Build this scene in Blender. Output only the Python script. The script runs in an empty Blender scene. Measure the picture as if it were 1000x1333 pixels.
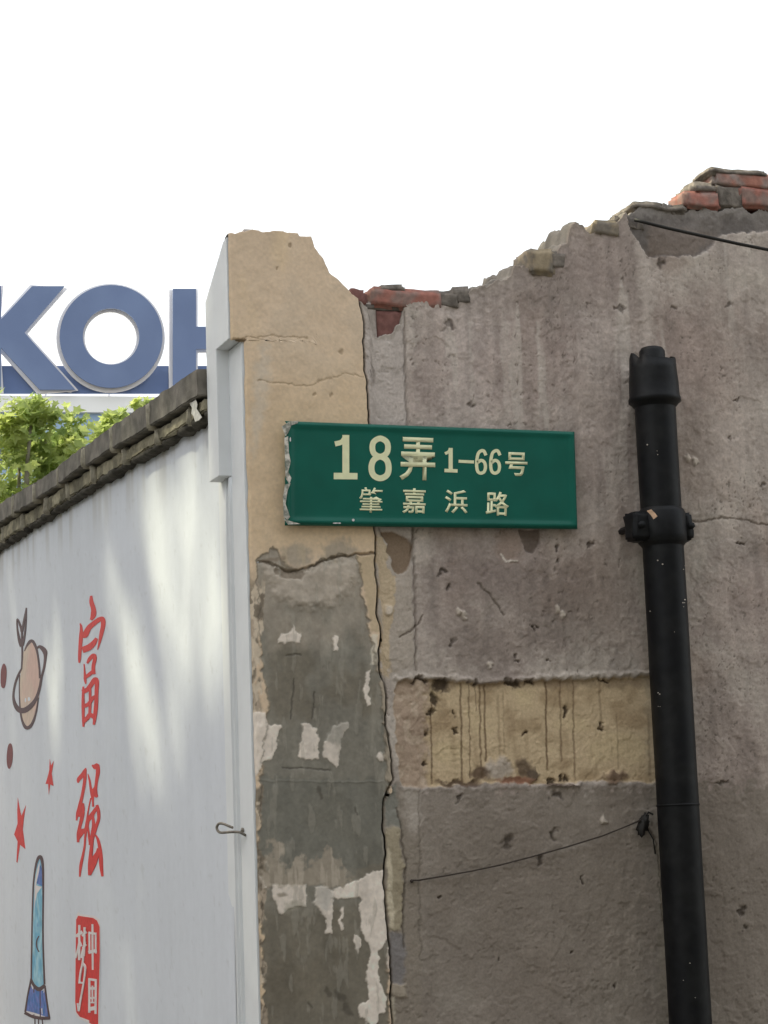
import bpy, bmesh, math, random
import numpy as np
from mathutils import Vector, Matrix, noise as mnoise
from mathutils.geometry import tessellate_polygon

random.seed(7)
rng = np.random.default_rng(7)
scene = bpy.context.scene
COL = scene.collection
R = math.radians

# ------------------------------------------------------------------ camera
CAM = Vector((-1.62, -5.36, 1.5))
YAW, PITCH, ROLL, F = R(20.5), R(9.15), R(2.1), 2800.0
fw = Vector((math.sin(YAW) * math.cos(PITCH), math.cos(YAW) * math.cos(PITCH), math.sin(PITCH)))
r0 = Vector((math.cos(YAW), -math.sin(YAW), 0))
u0 = r0.cross(fw)
rt = r0 * math.cos(ROLL) - u0 * math.sin(ROLL)
up = u0 * math.cos(ROLL) + r0 * math.sin(ROLL)
cd = bpy.data.cameras.new('camera'); cam = bpy.data.objects.new('camera', cd); COL.objects.link(cam)
m3 = Matrix((rt, up, -fw)).transposed()
cam.matrix_world = Matrix.Translation(CAM) @ m3.to_4x4()
cd.sensor_fit = 'HORIZONTAL'; cd.sensor_width = 36; cd.lens = 36 * F / 1000
cd.clip_start = 0.05; cd.clip_end = 3000
scene.camera = cam

# ------------------------------------------------------------------ sky and sun
SUN = Vector((-0.50, 0.36, 0.79)).normalized()          # towards the sun
w = bpy.data.worlds.new('World'); scene.world = w; w.use_nodes = True
nt = w.node_tree; bg = nt.nodes['Background']
sky = nt.nodes.new('ShaderNodeTexSky'); sky.sky_type = 'NISHITA'; sky.sun_disc = False
sky.sun_elevation = math.asin(SUN.z); sky.sun_rotation = math.atan2(SUN.x, SUN.y)
sky.dust_density = 7.0; sky.air_density = 1.3; sky.ozone_density = 0.6
mx = nt.nodes.new('ShaderNodeMix'); mx.data_type = 'RGBA'; mx.inputs[0].default_value = 0.55
mx.inputs[7].default_value = (9.4, 9.6, 9.5, 1)          # thin bright overcast in front of the blue
nt.links.new(sky.outputs[0], mx.inputs[6]); nt.links.new(mx.outputs[2], bg.inputs[0])
bg.inputs[1].default_value = 0.15
sd = bpy.data.lights.new('sun', 'SUN'); sd.energy = 3.2; sd.angle = R(1.2); sd.color = (1, .96, .68)
so = bpy.data.objects.new('sun', sd); COL.objects.link(so)
so.rotation_euler = SUN.to_track_quat('Z', 'Y').to_euler()
vs = scene.view_settings
vs.view_transform = 'Standard'; vs.look = 'None'; vs.gamma = 1; vs.use_curve_mapping = False
vs.exposure = 0.5

# ------------------------------------------------------------------ helpers
def ray(px, py):
    return (fw + rt * ((px - 500) / F) - up * ((py - 666.5) / F))
def on(px, py, axis, val):
    """photo point -> where its sight line meets the world plane axis = val"""
    d = ray(px, py); t = (val - CAM[axis]) / d[axis]
    return CAM + d * t
def at_dist(px, py, dist):
    d = ray(px, py); return CAM + d.normalized() * dist
def to_px(X, Y, Z):
    dx, dy, dz = X - CAM.x, Y - CAM.y, Z - CAM.z
    a = dx * rt.x + dy * rt.y + dz * rt.z; b = dx * up.x + dy * up.y + dz * up.z; c = dx * fw.x + dy * fw.y + dz * fw.z
    return 500 + F * a / c, 666.5 - F * b / c

def lin(c):
    c = np.asarray(c, float) / 255
    return np.where(c <= .04045, c / 12.92, ((c + .055) / 1.055) ** 2.4)

def tag(o, label=None, cat=None, group=None, kind=None):
    if label: o['label'] = label
    if cat: o['category'] = cat
    if group: o['group'] = group
    if kind: o['kind'] = kind
    return o
def empty(name, loc, label=None, cat=None, group=None, kind=None):
    o = bpy.data.objects.new(name, None); COL.objects.link(o); o.location = loc; o.empty_display_size = .1
    return tag(o, label, cat, group, kind)
def link(name, me, mat=None, parent=None, smooth=False):
    o = bpy.data.objects.new(name, me); COL.objects.link(o)
    if mat and not me.materials: me.materials.append(mat)
    if parent:
        o.parent = parent; o.matrix_parent_inverse = Matrix.Translation(-parent.location)
    if smooth and len(me.polygons): me.polygons.foreach_set('use_smooth', [True] * len(me.polygons))
    return o
def pydata(name, v, f, mat=None, parent=None, smooth=False):
    me = bpy.data.meshes.new(name); me.from_pydata([tuple(p) for p in v], [], f); me.update()
    return link(name, me, mat, parent, smooth)

# --- numpy noise
_tab = rng.random((256, 256)).astype(np.float32)
def vnoise(x, y, seed=0):
    x = x + seed * 17.31; y = y + seed * 9.73
    xi = np.floor(x).astype(int); yi = np.floor(y).astype(int)
    fx = x - xi; fy = y - yi
    fx = fx * fx * (3 - 2 * fx); fy = fy * fy * (3 - 2 * fy)
    a = _tab[xi & 255, yi & 255]; b = _tab[(xi + 1) & 255, yi & 255]
    c = _tab[xi & 255, (yi + 1) & 255]; d = _tab[(xi + 1) & 255, (yi + 1) & 255]
    return (a + (b - a) * fx) * (1 - fy) + (c + (d - c) * fx) * fy - .5
def fbm(x, y, octs=4, seed=0, gain=.5):
    s = 0; a = 1.0
    for k in range(octs):
        s = s + a * vnoise(x * 2 ** k, y * 2 ** k, seed + k * 3); a *= gain
    return s
def sstep(x, a, b):
    t = np.clip((x - a) / (b - a), 0, 1); return t * t * (3 - 2 * t)
def seg_dist(px, py, pts):
    d = np.full(px.shape, 1e9)
    for (x0, y0), (x1, y1) in zip(pts[:-1], pts[1:]):
        vx, vy = x1 - x0, y1 - y0
        t = np.clip(((px - x0) * vx + (py - y0) * vy) / (vx * vx + vy * vy + 1e-9), 0, 1)
        d = np.minimum(d, np.hypot(px - x0 - t * vx, py - y0 - t * vy))
    return d
def poly_sd(px, py, pts):
    P = list(pts) + [pts[0]]
    d = seg_dist(px, py, P); ins = np.zeros(px.shape, bool)
    for (x0, y0), (x1, y1) in zip(P[:-1], P[1:]):
        if y0 == y1: continue
        c = ((y0 > py) != (y1 > py)) & (px < (x1 - x0) * (py - y0) / (y1 - y0) + x0)
        ins ^= c
    return np.where(ins, -d, d)

# --- materials
MATS = {}
def mat(name, col, rough=.85, var=.15, nscale=30, bump=.2, bscale=200, bdist=.001, spec=.3, col2=None, metallic=0, attr=False, cscale=6, detail=5):
    if name in MATS: return MATS[name]
    m = bpy.data.materials.new(name); m.use_nodes = True; t = m.node_tree; N = t.nodes; L = t.links
    b = N['Principled BSDF']; b.inputs['Roughness'].default_value = rough
    b.inputs['Specular IOR Level'].default_value = spec; b.inputs['Metallic'].default_value = metallic
    geo = N.new('ShaderNodeNewGeometry')
    n1 = N.new('ShaderNodeTexNoise'); n1.inputs['Scale'].default_value = nscale; n1.inputs['Detail'].default_value = detail
    L.new(geo.outputs['Position'], n1.inputs['Vector'])
    mr = N.new('ShaderNodeMapRange'); mr.inputs[1].default_value = .3; mr.inputs[2].default_value = .7
    mr.inputs[3].default_value = 1 - var; mr.inputs[4].default_value = 1 + var
    L.new(n1.outputs[0], mr.inputs[0])
    if attr:
        base = N.new('ShaderNodeAttribute'); base.attribute_name = 'Col'; bo = base.outputs[0]
    elif col2:
        n2 = N.new('ShaderNodeTexNoise'); n2.inputs['Scale'].default_value = cscale; n2.inputs['Detail'].default_value = 6
        L.new(geo.outputs['Position'], n2.inputs['Vector'])
        cr = N.new('ShaderNodeMapRange'); cr.inputs[1].default_value = .42; cr.inputs[2].default_value = .6
        L.new(n2.outputs[0], cr.inputs[0])
        mm = N.new('ShaderNodeMix'); mm.data_type = 'RGBA'; mm.inputs[6].default_value = (*col, 1); mm.inputs[7].default_value = (*col2, 1)
        L.new(cr.outputs[0], mm.inputs[0]); bo = mm.outputs[2]
    else:
        rgb = N.new('ShaderNodeRGB'); rgb.outputs[0].default_value = (*col, 1); bo = rgb.outputs[0]
    vm = N.new('ShaderNodeVectorMath'); vm.operation = 'SCALE'
    L.new(bo, vm.inputs[0]); L.new(mr.outputs[0], vm.inputs['Scale']); L.new(vm.outputs[0], b.inputs['Base Color'])
    if bump:
        n3 = N.new('ShaderNodeTexNoise'); n3.inputs['Scale'].default_value = bscale; n3.inputs['Detail'].default_value = 6
        n3.inputs['Roughness'].default_value = .65
        L.new(geo.outputs['Position'], n3.inputs['Vector'])
        bp = N.new('ShaderNodeBump'); bp.inputs['Strength'].default_value = bump; bp.inputs['Distance'].default_value = bdist
        L.new(n3.outputs[0], bp.inputs['Height']); L.new(bp.outputs[0], b.inputs['Normal'])
    MATS[name] = m; return m
def leaf_mat(name, c, c2):
    m = bpy.data.materials.new(name); m.use_nodes = True; t = m.node_tree; N = t.nodes; L = t.links
    b = N['Principled BSDF']; b.inputs['Roughness'].default_value = .5
    oi = N.new('ShaderNodeNewGeometry')
    n = N.new('ShaderNodeTexNoise'); n.inputs['Scale'].default_value = 5; n.inputs['Detail'].default_value = 3
    L.new(oi.outputs['Position'], n.inputs['Vector'])
    mm = N.new('ShaderNodeMix'); mm.data_type = 'RGBA'; mm.inputs[6].default_value = (*c, 1); mm.inputs[7].default_value = (*c2, 1)
    mr = N.new('ShaderNodeMapRange'); mr.inputs[1].default_value = .35; mr.inputs[2].default_value = .65
    L.new(n.outputs[0], mr.inputs[0]); L.new(mr.outputs[0], mm.inputs[0])
    L.new(mm.outputs[2], b.inputs['Base Color'])
    tr = N.new('ShaderNodeBsdfTranslucent'); L.new(mm.outputs[2], tr.inputs[0])
    ms = N.new('ShaderNodeMixShader'); ms.inputs[0].default_value = .6
    L.new(b.outputs[0], ms.inputs[1]); L.new(tr.outputs[0], ms.inputs[2])
    L.new(ms.outputs[0], N['Material Output'].inputs[0]); return m

def rough_box(name, lo, hi, m, parent, amp=.004, seg=.02, seed=0, bevel=.006, nf=14, shear=None, smooth=True):
    """a block with worn, uneven faces"""
    lo = Vector(lo); hi = Vector(hi); s = hi - lo
    bm = bmesh.new(); bmesh.ops.create_cube(bm, size=1)
    for v in bm.verts: v.co = Vector((lo[i] + (v.co[i] + .5) * s[i] for i in range(3)))
    if bevel: bmesh.ops.bevel(bm, geom=bm.edges[:], offset=min(bevel, min(s) * .3), segments=2, affect='EDGES')
    for ax in range(3):
        n = max(0, int(s[ax] / seg) - 1)
        n = min(n, 30)
        for k in range(n):
            c = Vector((0, 0, 0)); c[ax] = lo[ax] + s[ax] * (k + 1) / (n + 1)
            no = Vector((0, 0, 0)); no[ax] = 1
            bmesh.ops.bisect_plane(bm, geom=bm.verts[:] + bm.edges[:] + bm.faces[:], plane_co=c, plane_no=no)
    off = Vector((seed * 3.1, seed * 7.7, seed * 1.3))
    for v in bm.verts:
        q = v.co * nf + off
        v.co += mnoise.noise_vector(q) * amp + mnoise.noise_vector(q * 3.3) * amp * .45
        if shear: v.co += shear(v.co)
    me = bpy.data.meshes.new(name); bm.to_mesh(me); bm.free()
    return link(name, me, m, parent, smooth)

def tube(name, pts, rad, m, parent=None, n=8, closed_caps=True):
    pts = [Vector(p) for p in pts]; rads = rad if isinstance(rad, (list, tuple)) else [rad] * len(pts)
    V = []; Fc = []; prev = None
    for i, p in enumerate(pts):
        t = (pts[min(i + 1, len(pts) - 1)] - pts[max(i - 1, 0)]).normalized()
        if prev is None: a = t.orthogonal().normalized()
        else: a = (prev - t * prev.dot(t)).normalized()
        prev = a; b = t.cross(a)
        for k in range(n):
            g = 2 * math.pi * k / n; V.append(p + (a * math.cos(g) + b * math.sin(g)) * rads[i])
    for i in range(len(pts) - 1):
        for k in range(n):
            k2 = (k + 1) % n; Fc.append((i * n + k, i * n + k2, (i + 1) * n + k2, (i + 1) * n + k))
    if closed_caps:
        Fc.append(tuple(range(n - 1, -1, -1))); Fc.append(tuple((len(pts) - 1) * n + k for k in range(n)))
    return pydata(name, V, Fc, m, parent, True)

def catmull(pts, n=6, closed=False):
    P = [np.array(p, float) for p in pts]; out = []
    N = len(P); rg = range(N) if closed else range(N - 1)
    for i in rg:
        g = (lambda k: P[k % N]) if closed else (lambda k: P[min(max(k, 0), N - 1)])
        p0, p1, p2, p3 = g(i - 1), g(i), g(i + 1), g(i + 2)
        for k in range(n):
            t = k / n
            out.append(.5 * (2 * p1 + (p2 - p0) * t + (2 * p0 - 5 * p1 + 4 * p2 - p3) * t * t + (3 * p1 - p0 - 3 * p2 + p3) * t ** 3))
    if not closed: out.append(P[-1])
    return out

class Flat:
    """thin solid shapes laid on a plane; fn(px, py, lift) maps drawing coordinates to the world"""
    def __init__(s, fn, thick): s.fn, s.th, s.V, s.F, s.k = fn, thick, [], [], 0
    def _add(s, loop):
        s.k += 1; lift = s.th + s.k * s.th * .12
        n = len(loop); b = len(s.V)
        for p in loop: s.V.append(s.fn(p[0], p[1], lift))
        for p in loop: s.V.append(s.fn(p[0], p[1], 0))
        tris = tessellate_polygon([[Vector((p[0], p[1], 0)) for p in loop]])
        for t in tris: s.F.append(tuple(b + i for i in t))
        for i in range(n):
            j = (i + 1) % n; s.F.append((b + i, b + j, b + n + j, b + n + i))
    def poly(s, pts, smooth=0):
        s._add([tuple(p[:2]) for p in (catmull(pts, smooth, True) if smooth else pts)]); return s
    def stroke(s, pts, w, smooth=5, closed=False):
        """pts: (x, y) or (x, y, width)"""
        Q = [(p[0], p[1], p[2] if len(p) > 2 else w) for p in pts]
        Q = catmull(Q, smooth, closed) if smooth else [np.array(q, float) for q in Q]
        s.k += 1; lift = s.th + s.k * s.th * .12; b = len(s.V); n = len(Q)
        L_, R_ = [], []
        for i in range(n):
            a = Q[(i - 1) % n] if closed else Q[max(i - 1, 0)]; c = Q[(i + 1) % n] if closed else Q[min(i + 1, n - 1)]
            t = (c - a)[:2]; t = t / (np.hypot(*t) + 1e-9); nn = np.array([-t[1], t[0]]); h = Q[i][2] / 2
            e = np.zeros(2)
            if not closed and i == 0: e = -t * h * .4
            if not closed and i == n - 1: e = t * h * .4
            L_.append(Q[i][:2] + nn * h + e); R_.append(Q[i][:2] - nn * h + e)
        for q in L_ + R_: s.V.append(s.fn(q[0], q[1], lift))
        for q in L_ + R_: s.V.append(s.fn(q[0], q[1], 0))
        m = n if closed else n - 1
        for i in range(m):
            j = (i + 1) % n
            s.F.append((b + i, b + j, b + n + j, b + n + i))
            s.F.append((b + i, b + j, b + 2 * n + j, b + 2 * n + i))
            s.F.append((b + n + i, b + n + j, b + 3 * n + j, b + 3 * n + i))
        return s
    def build(s, name, m, parent):
        return pydata(name, s.V, s.F, m, parent)

# ================================================================== THE MAIN WALL AND GATE PILLAR SHEETS
K = 0.62            # how bright a full-white wall reads here: photo colour / K = the surface's own colour
def A(r, g, b, k=1.0):
    c = lin((r, g, b)); c = c * .86 + c.mean() * .14
    return np.clip(c / K * k, 0, .85)

out_px = [(296, 305), (315, 303), (328, 299), (341, 302), (360, 301), (387, 304), (389, 308), (405, 309), (408, 322), (418, 335), (423, 343), (428, 355), (440, 366),
          (452, 378), (460, 385), (470, 393), (474, 398), (480, 401), (483, 420), (487, 437), (500, 440), (512, 434), (520, 425),
          (526, 402), (535, 396), (562, 393), (575, 398), (590, 397), (605, 388), (616, 374), (640, 368), (665, 356), (675, 349),
          (690, 354), (702, 350), (722, 330), (738, 312), (742, 296), (750, 292), (757, 293), (763, 301), (772, 306), (782, 304),
          (790, 293), (800, 290), (808, 287), (820, 275), (835, 268), (870, 267), (883, 270), (900, 271), (1000, 272), (1400, 284)]
OUT = [on(x, y, 1, 0) for x, y in out_px]
OX = np.array([p.x for p in OUT]); OZ = np.array([p.z for p in OUT])
for i in range(1, len(OX)): OX[i] = max(OX[i], OX[i - 1] + .0015)
def ztop(x):
    j = fbm(x * 55, x * 0 + 1.5, 3, 12)                   # chipped, stepped break
    return np.interp(x + .004 * fbm(x * 90, x * 0, 2, 13), OX, OZ) + np.round(j * 5) / 5 * .016 * sstep(x, .30, .38) + j * .004
crack_px = [(468, 390), (472, 420), (474, 470), (478, 520), (481, 560), (485, 620), (487, 690), (488, 720), (489, 750), (492, 775), (491, 800), (495, 825),
            (493, 850), (495, 872), (503, 905), (502, 940), (508, 980), (511, 1015), (500, 1040), (499, 1075), (501, 1110), (500, 1150), (503, 1190), (507, 1240), (509, 1290), (512, 1340)]
CR = [on(x, y, 1, 0) for x, y in crack_px]
CZ = np.array([p.z for p in CR][::-1]); CX = np.array([p.x for p in CR][::-1])
def xcrack(z): return np.interp(z, CZ, CX) + fbm(z * 30, z * 0 + 3, 3, 5) * .006
Z_LOW = on(600, 1352, 1, 0).z
SOFF_Z = on(305, 441, 1, 0).z
PIER_P = .036
def xcorner(z): return np.where(z > SOFF_Z, -PIER_P, 0.0) + np.abs(fbm(z * 9, z * 0, 4, 2)) * .006

def sheet(name, xl, xr, nx, step, look, material, parent, depth, xstretch=None, slope=0):
    nzf = int((3.35 - Z_LOW) / step)
    zlow = np.concatenate([np.linspace(0, Z_LOW - .02, 26)[:-1]])
    s = np.linspace(0, 1, nx)
    if xstretch is not None: s = xstretch(nx)
    t = np.linspace(0, 1, nzf)
    S, T = np.meshgrid(s, np.arange(len(zlow) + nzf))
    def zs_for(x):
        zt = ztop(x)
        fine = Z_LOW - .02 + (zt[None, :] - Z_LOW + .02) * t[:, None]
        return np.vstack([np.repeat(zlow[:, None], x.size, 1), fine]) if zt.ndim == 1 else None
    # columns drift with the edges: iterate x(z) then z(x)
    Z = zs_for(xl(np.full(nx, 2.5)) * (1 - s) + xr(np.full(nx, 2.5)) * s)
    for _ in range(3):
        X = xl(Z) * (1 - s)[None, :] + xr(Z) * s[None, :]
        zt = ztop(X)
        tt = np.concatenate([np.zeros(len(zlow)), t])[:, None]
        base = np.concatenate([zlow, np.zeros(nzf)])[:, None]
        Zn = np.where(np.arange(len(zlow) + nzf)[:, None] < len(zlow), base, Z_LOW - .02 + (zt - Z_LOW + .02) * tt)
        Z = Zn
    PX, PY = to_px(X, X * 0, Z)
    H, C = look(X, Z, PX, PY)
    Y = -H
    # broken top: fold backwards over the wall's thickness
    nt_ = 14
    fr = np.linspace(0, 1, nt_ + 1)[1:]
    TX = np.repeat(X[-1][None, :], nt_, 0); TY = Y[-1][None, :] + (depth - Y[-1][None, :]) * fr[:, None]
    TZ = Z[-1][None, :] + fbm(TX * 22, TY * 22, 4, 11) * .03 * np.minimum(1, fr[:, None] * 3) + .006 * np.sin(np.minimum(fr, .3)[:, None] * 5)
    TZ -= slope * np.maximum(0, TY - .02) * (1 - sstep(TX, .0, .25))
    TC = np.repeat((np.ones((1, nx, 3)) * np.array([.2, .18, .155])), nt_, 0) * (1 + fbm(TX * 40, TY * 40, 3, 4)[..., None] * .8)
    t1 = TX[-1:]; zk = np.minimum(TZ[-1:] - .01, SOFF_Z + .02)
    BX = np.vstack([t1, np.maximum(t1, .008), np.maximum(t1, .008)]); BY = np.repeat(TY[-1:], 3, 0); BZ = np.vstack([zk, zk - .02, zk * 0])
    X = np.vstack([X, TX, BX]); Y = np.vstack([Y, TY, BY]); Z = np.vstack([Z, TZ, BZ]); C = np.concatenate([C, TC, np.repeat(TC[-1:], 3, 0)])
    nr = X.shape[0]
    co = np.stack([X, Y, Z], -1).reshape(-1, 3).astype(np.float32)
    idx = np.arange(nr * nx).reshape(nr, nx)
    q = np.stack([idx[:-1, :-1], idx[:-1, 1:], idx[1:, 1:], idx[1:, :-1]], -1).reshape(-1, 4).astype(np.int32)
    me = bpy.data.meshes.new(name)
    me.vertices.add(len(co)); me.vertices.foreach_set('co', co.ravel())
    me.loops.add(q.size); me.loops.foreach_set('vertex_index', q.ravel())
    me.polygons.add(len(q)); me.polygons.foreach_set('loop_start', np.arange(0, q.size, 4, dtype=np.int32))
    me.polygons.foreach_set('use_smooth', np.ones(len(q), bool))
    me.update(calc_edges=True)
    ca = me.color_attributes.new('Col', 'FLOAT_COLOR', 'POINT')
    rgba = np.concatenate([np.clip(C, .01, .9), np.ones(C.shape[:2] + (1,))], -1).reshape(-1).astype(np.float32)
    ca.data.foreach_set('color', rgba)
    return link(name, me, material, parent)

class Look:
    def __init__(s, X, Z, PX, PY, col):
        s.X, s.Z, s.PX, s.PY = X, Z, PX, PY
        s.H = np.zeros(X.shape); s.C = np.ones(X.shape + (3,)) * np.array(col)
        s.w1 = fbm(X * 60, Z * 60, 4, 21); s.w2 = fbm(X * 60, Z * 60, 4, 33); s.wv = fbm(X * 90, Z * 14, 4, 27)
    def paint(s, m, col, k=1.0):
        m = (m * k)[..., None]; s.C = s.C * (1 - m) + np.array(col) * m
    def region(s, pts, rough=4, soft=1.2, big=0):
        x0 = min(p[0] for p in pts) - rough * 3 - 6; x1 = max(p[0] for p in pts) + rough * 3 + 6
        y0 = min(p[1] for p in pts) - rough * 3 - 6; y1 = max(p[1] for p in pts) + rough * 3 + 6
        sel = (s.PX > x0) & (s.PX < x1) & (s.PY > y0) & (s.PY < y1)
        out = np.zeros(s.X.shape)
        if sel.any():
            d = poly_sd(s.PX[sel] + s.w1[sel] * rough, s.PY[sel] + s.w2[sel] * rough, pts)
            out[sel] = 1 - sstep(d, -soft, soft)
        return out
    def line(s, pts, wd, rough=2, soft=None):
        soft = soft or wd * .6
        x0 = min(p[0] for p in pts) - 12; x1 = max(p[0] for p in pts) + 12
        y0 = min(p[1] for p in pts) - 12; y1 = max(p[1] for p in pts) + 12
        sel = (s.PX > x0) & (s.PX < x1) & (s.PY > y0) & (s.PY < y1)
        out = np.zeros(s.X.shape)
        if sel.any():
            d = seg_dist(s.PX[sel] + s.w1[sel] * rough, s.PY[sel] + s.w2[sel] * rough, pts)
            out[sel] = 1 - sstep(d, wd / 2 - soft / 2, wd / 2 + soft / 2)
        return out
    def spot(s, x, y, rx, ry, rough=3, soft=.35):
        sel = (abs(s.PX - x) < rx * 3 + 8) & (abs(s.PY - y) < ry * 3 + 8)
        out = np.zeros(s.X.shape)
        if sel.any():
            d = np.hypot((s.PX[sel] + s.w1[sel] * rough - x) / rx, (s.PY[sel] + s.w2[sel] * rough - y) / ry)
            out[sel] = 1 - sstep(d, 1 - soft, 1 + soft)
        return out

def z8(pts): return [(320 + x * .26, 1000 + y * .26) for x, y in pts]
def z7(pts): return [(320 + x * .26, 680 + y * .26) for x, y in pts]

def pillar_look(X, Z, PX, PY):
    L = Look(X, Z, PX, PY, A(184, 161, 134))
    big = fbm(X * 5, Z * 4, 4, 50); mid = fbm(X * 22, Z * 22, 4, 51); fine = fbm(X * 120, Z * 120, 3, 52)
    L.C *= (1 + big * .12 + mid * .07)[..., None]
    L.paint(sstep(big + mid * .4, .15, .6), A(170, 152, 130), .5)
    L.paint(sstep(fbm(X * 9, Z * 3, 4, 58), .12, .5), A(190, 165, 128), .5)
    L.H = big * .004 + mid * .0016 + fine * .0004
    # scraped greyer strip near the corner, yellower lower half
    L.paint(sstep(PY, 420, 560) * (1 - sstep(PY, 700, 740)), A(184, 158, 120), .45)
    m = L.region([(330, 480), (345, 440), (352, 470), (340, 560), (328, 600)], 9, 8); L.paint(m, A(176, 164, 148), .6)
    # hair cracks
    for c in ([(335, 497), (370, 500), (400, 503), (425, 494), (450, 487), (472, 491)], [(306, 441), (350, 438), (400, 441)],):
        m = L.line(c, 1.6, 4); L.H -= m * .0015; L.paint(m, A(140, 118, 90), .6)
    for x, y, r in ((378, 320, 2.5), (444, 458, 3), (408, 514, 2), (430, 514, 2), (360, 350, 2)):
        m = L.spot(x, y, r, r * 1.2); L.paint(m, A(120, 100, 75), .6); L.H -= m * .002
    # ---- bare cement below
    cement = L.region([(343, 1345), (343, 1250), (337, 1100), (341, 980), (350, 930), (340, 860), (338, 790), (332, 730), (341, 722), (355, 716), (372, 738),
                       (395, 742), (420, 728), (445, 722), (463, 726), (468, 740), (474, 790), (478, 815), (488, 850), (496, 900), (503, 1000), (505, 1345)], 7, 2.5)
    L.H += -cement * .003 + cement * fbm(X * 40, Z * 12, 4, 60) * .0012
    L.paint(cement, A(114, 109, 98))
    cm = cement * (1 + 0)
    L.paint(cm * sstep(fbm(X * 10, Z * 7, 4, 61), .0, .35), A(102, 94, 80), .7)
    L.paint(cm * L.region([(338, 1012), (505, 1015), (505, 1120), (440, 1140), (340, 1120)], 10, 4), A(100, 98, 89), .7)
    L.paint(cm * sstep(PY + L.w1 * 10, 1165, 1195), A(100, 92, 78), .7)
    L.paint(cm * (1 - sstep(PY + fbm(X * 14, Z * 10, 4, 62) * 90, 770, 850)), A(143, 132, 118), .85)
    # smeared rough lump under the split
    m = L.region(z7([(90, 220), (180, 250), (300, 250), (450, 200), (540, 190), (545, 290), (480, 380), (380, 430), (250, 430), (130, 350)]), 8, 7)
    L.paint(m, A(158, 146, 132), .75); L.H += m * (.006 + mid * .004)
    for p in ([(170, 150), (230, 115), (310, 130), (330, 190), (270, 225), (180, 215)], [(385, 130), (460, 80), (530, 95), (550, 150), (470, 175), (385, 195)]):
        m = L.region(z7(p), 10, 6); L.paint(m, A(136, 126, 112), .75)
        L.paint(m * sstep(L.wv, .0, .2), A(165, 148, 120), .5)
    m = L.line(z7([(85, 195), (130, 190), (190, 180)]), 5, 3); L.paint(m, A(110, 95, 78), .6)
    m = L.line(z7([(60, 200), (110, 205), (160, 225), (210, 245), (280, 235), (350, 212), (430, 180), (500, 170), (560, 160), (640, 155)]), 2.8, 3); L.H -= m * .006; L.paint(m, A(84, 74, 62), .7)
    m = L.region(z7([(140, 235), (190, 235), (290, 245), (270, 290), (200, 290), (140, 265)]), 4, 2); L.paint(m, A(112, 100, 85), .8); L.H -= m * .006
    # right-hand remains of yellow paint between cement and main crack
    m = L.region(z7([(550, 170), (640, 160), (648, 300), (660, 440), (672, 550), (625, 545), (610, 440), (590, 330)]), 3, 1.5); L.paint(m, A(166, 146, 116), .9)
    m = L.region(z7([(630, 560), (660, 560), (660, 720), (630, 715)]), 5, 1.5); L.paint(m, A(188, 178, 160), .8)
    m = L.region([(488, 850), (495, 850), (504, 905), (512, 1015), (500, 1040), (498, 1000), (494, 900)], 3, 2); L.paint(m, A(112, 110, 100), .6)
    # exposed undercoat along the corner
    edge = 1 - sstep(PX - (np.interp(PY, [700, 1333], [337, 341])) + fbm(X * 40, Z * 18, 4, 63) * 22, -3, 2)
    edge *= sstep(PY, 735, 780)
    L.paint(edge, A(150, 134, 116), .9)
    L.paint(edge * sstep(fbm(X * 50, Z * 22, 4, 64), .05, .15), A(184, 168, 146), .8)
    L.paint(edge * sstep(fbm(X * 50, Z * 30, 4, 65), .1, .2), A(96, 86, 72), .8)
    L.H += -edge * .002
    # pale peeled flakes
    pale = A(196, 181, 168)
    flakes = [z7(p) for p in (
        [(160, 585), (180, 555), (225, 545), (238, 515), (248, 550), (272, 570), (270, 605), (210, 600), (160, 600)],
        [(440, 570), (460, 568), (455, 635), (434, 632)],
        [(600, 760), (625, 745), (615, 800), (605, 860), (625, 880), (625, 920), (600, 930), (585, 880), (590, 800)],
        [(285, 1010), (320, 1010), (370, 1060), (365, 1180), (300, 1180), (265, 1170), (275, 1110)],
        [(440, 1020), (515, 1005), (495, 1060), (475, 1090), (470, 1160), (450, 1230), (430, 1200), (385, 1180), (390, 1100), (420, 1060)],
        [(35, 960), (100, 950), (110, 1010), (175, 1020), (160, 1080), (140, 1170), (80, 1210), (55, 1269), (30, 1269), (20, 1100)],
        [(650, 1185), (665, 1150), (685, 1155), (700, 1180), (690, 1195)])]
    flakes += [z8(p) for p in (
        [(420, 650), (420, 610), (500, 590), (560, 550), (620, 530), (660, 515), (695, 520), (700, 640), (705, 860), (665, 910), (668, 1080), (700, 1140), (700, 1220), (665, 1240), (660, 1300), (640, 1300), (600, 1265), (565, 1240), (570, 1180), (612, 1170), (600, 1070), (625, 900), (590, 850), (575, 760), (570, 650), (490, 655)],
        [(130, 585), (300, 585), (305, 690), (235, 700), (190, 730), (165, 725), (140, 660)],
        [(340, 600), (420, 590), (430, 700), (425, 820), (395, 820), (400, 750), (345, 690)],
        [(470, 700), (485, 700), (485, 815), (470, 815)], [(545, 830), (560, 830), (572, 890), (555, 930), (540, 900)],
        [(65, 535), (85, 540), (105, 600), (90, 605)],
        [(700, 900), (712, 900), (720, 1000), (708, 990)])]
    for i, p in enumerate(flakes):
        m = L.region(p, 4.5, 1.0); L.paint(m, pale * (1 + .05 * math.sin(i * 3)), .95); L.H += m * .0022
    L.C *= (1 + cement * (fbm(X * 70, Z * 70, 3, 66) * .14 + fbm(X * 28, Z * 6, 4, 67) * .22))[..., None]
    tr_ = sstep(fbm(X * 60, Z * 12, 4, 68), .22, .34) * cement; L.paint(tr_, A(134, 128, 116), .35); L.H += tr_ * .0012
    ed_ = cement * (1 - cement) * 4; L.paint(np.clip(ed_, 0, 1), A(84, 76, 64), .5)
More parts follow.
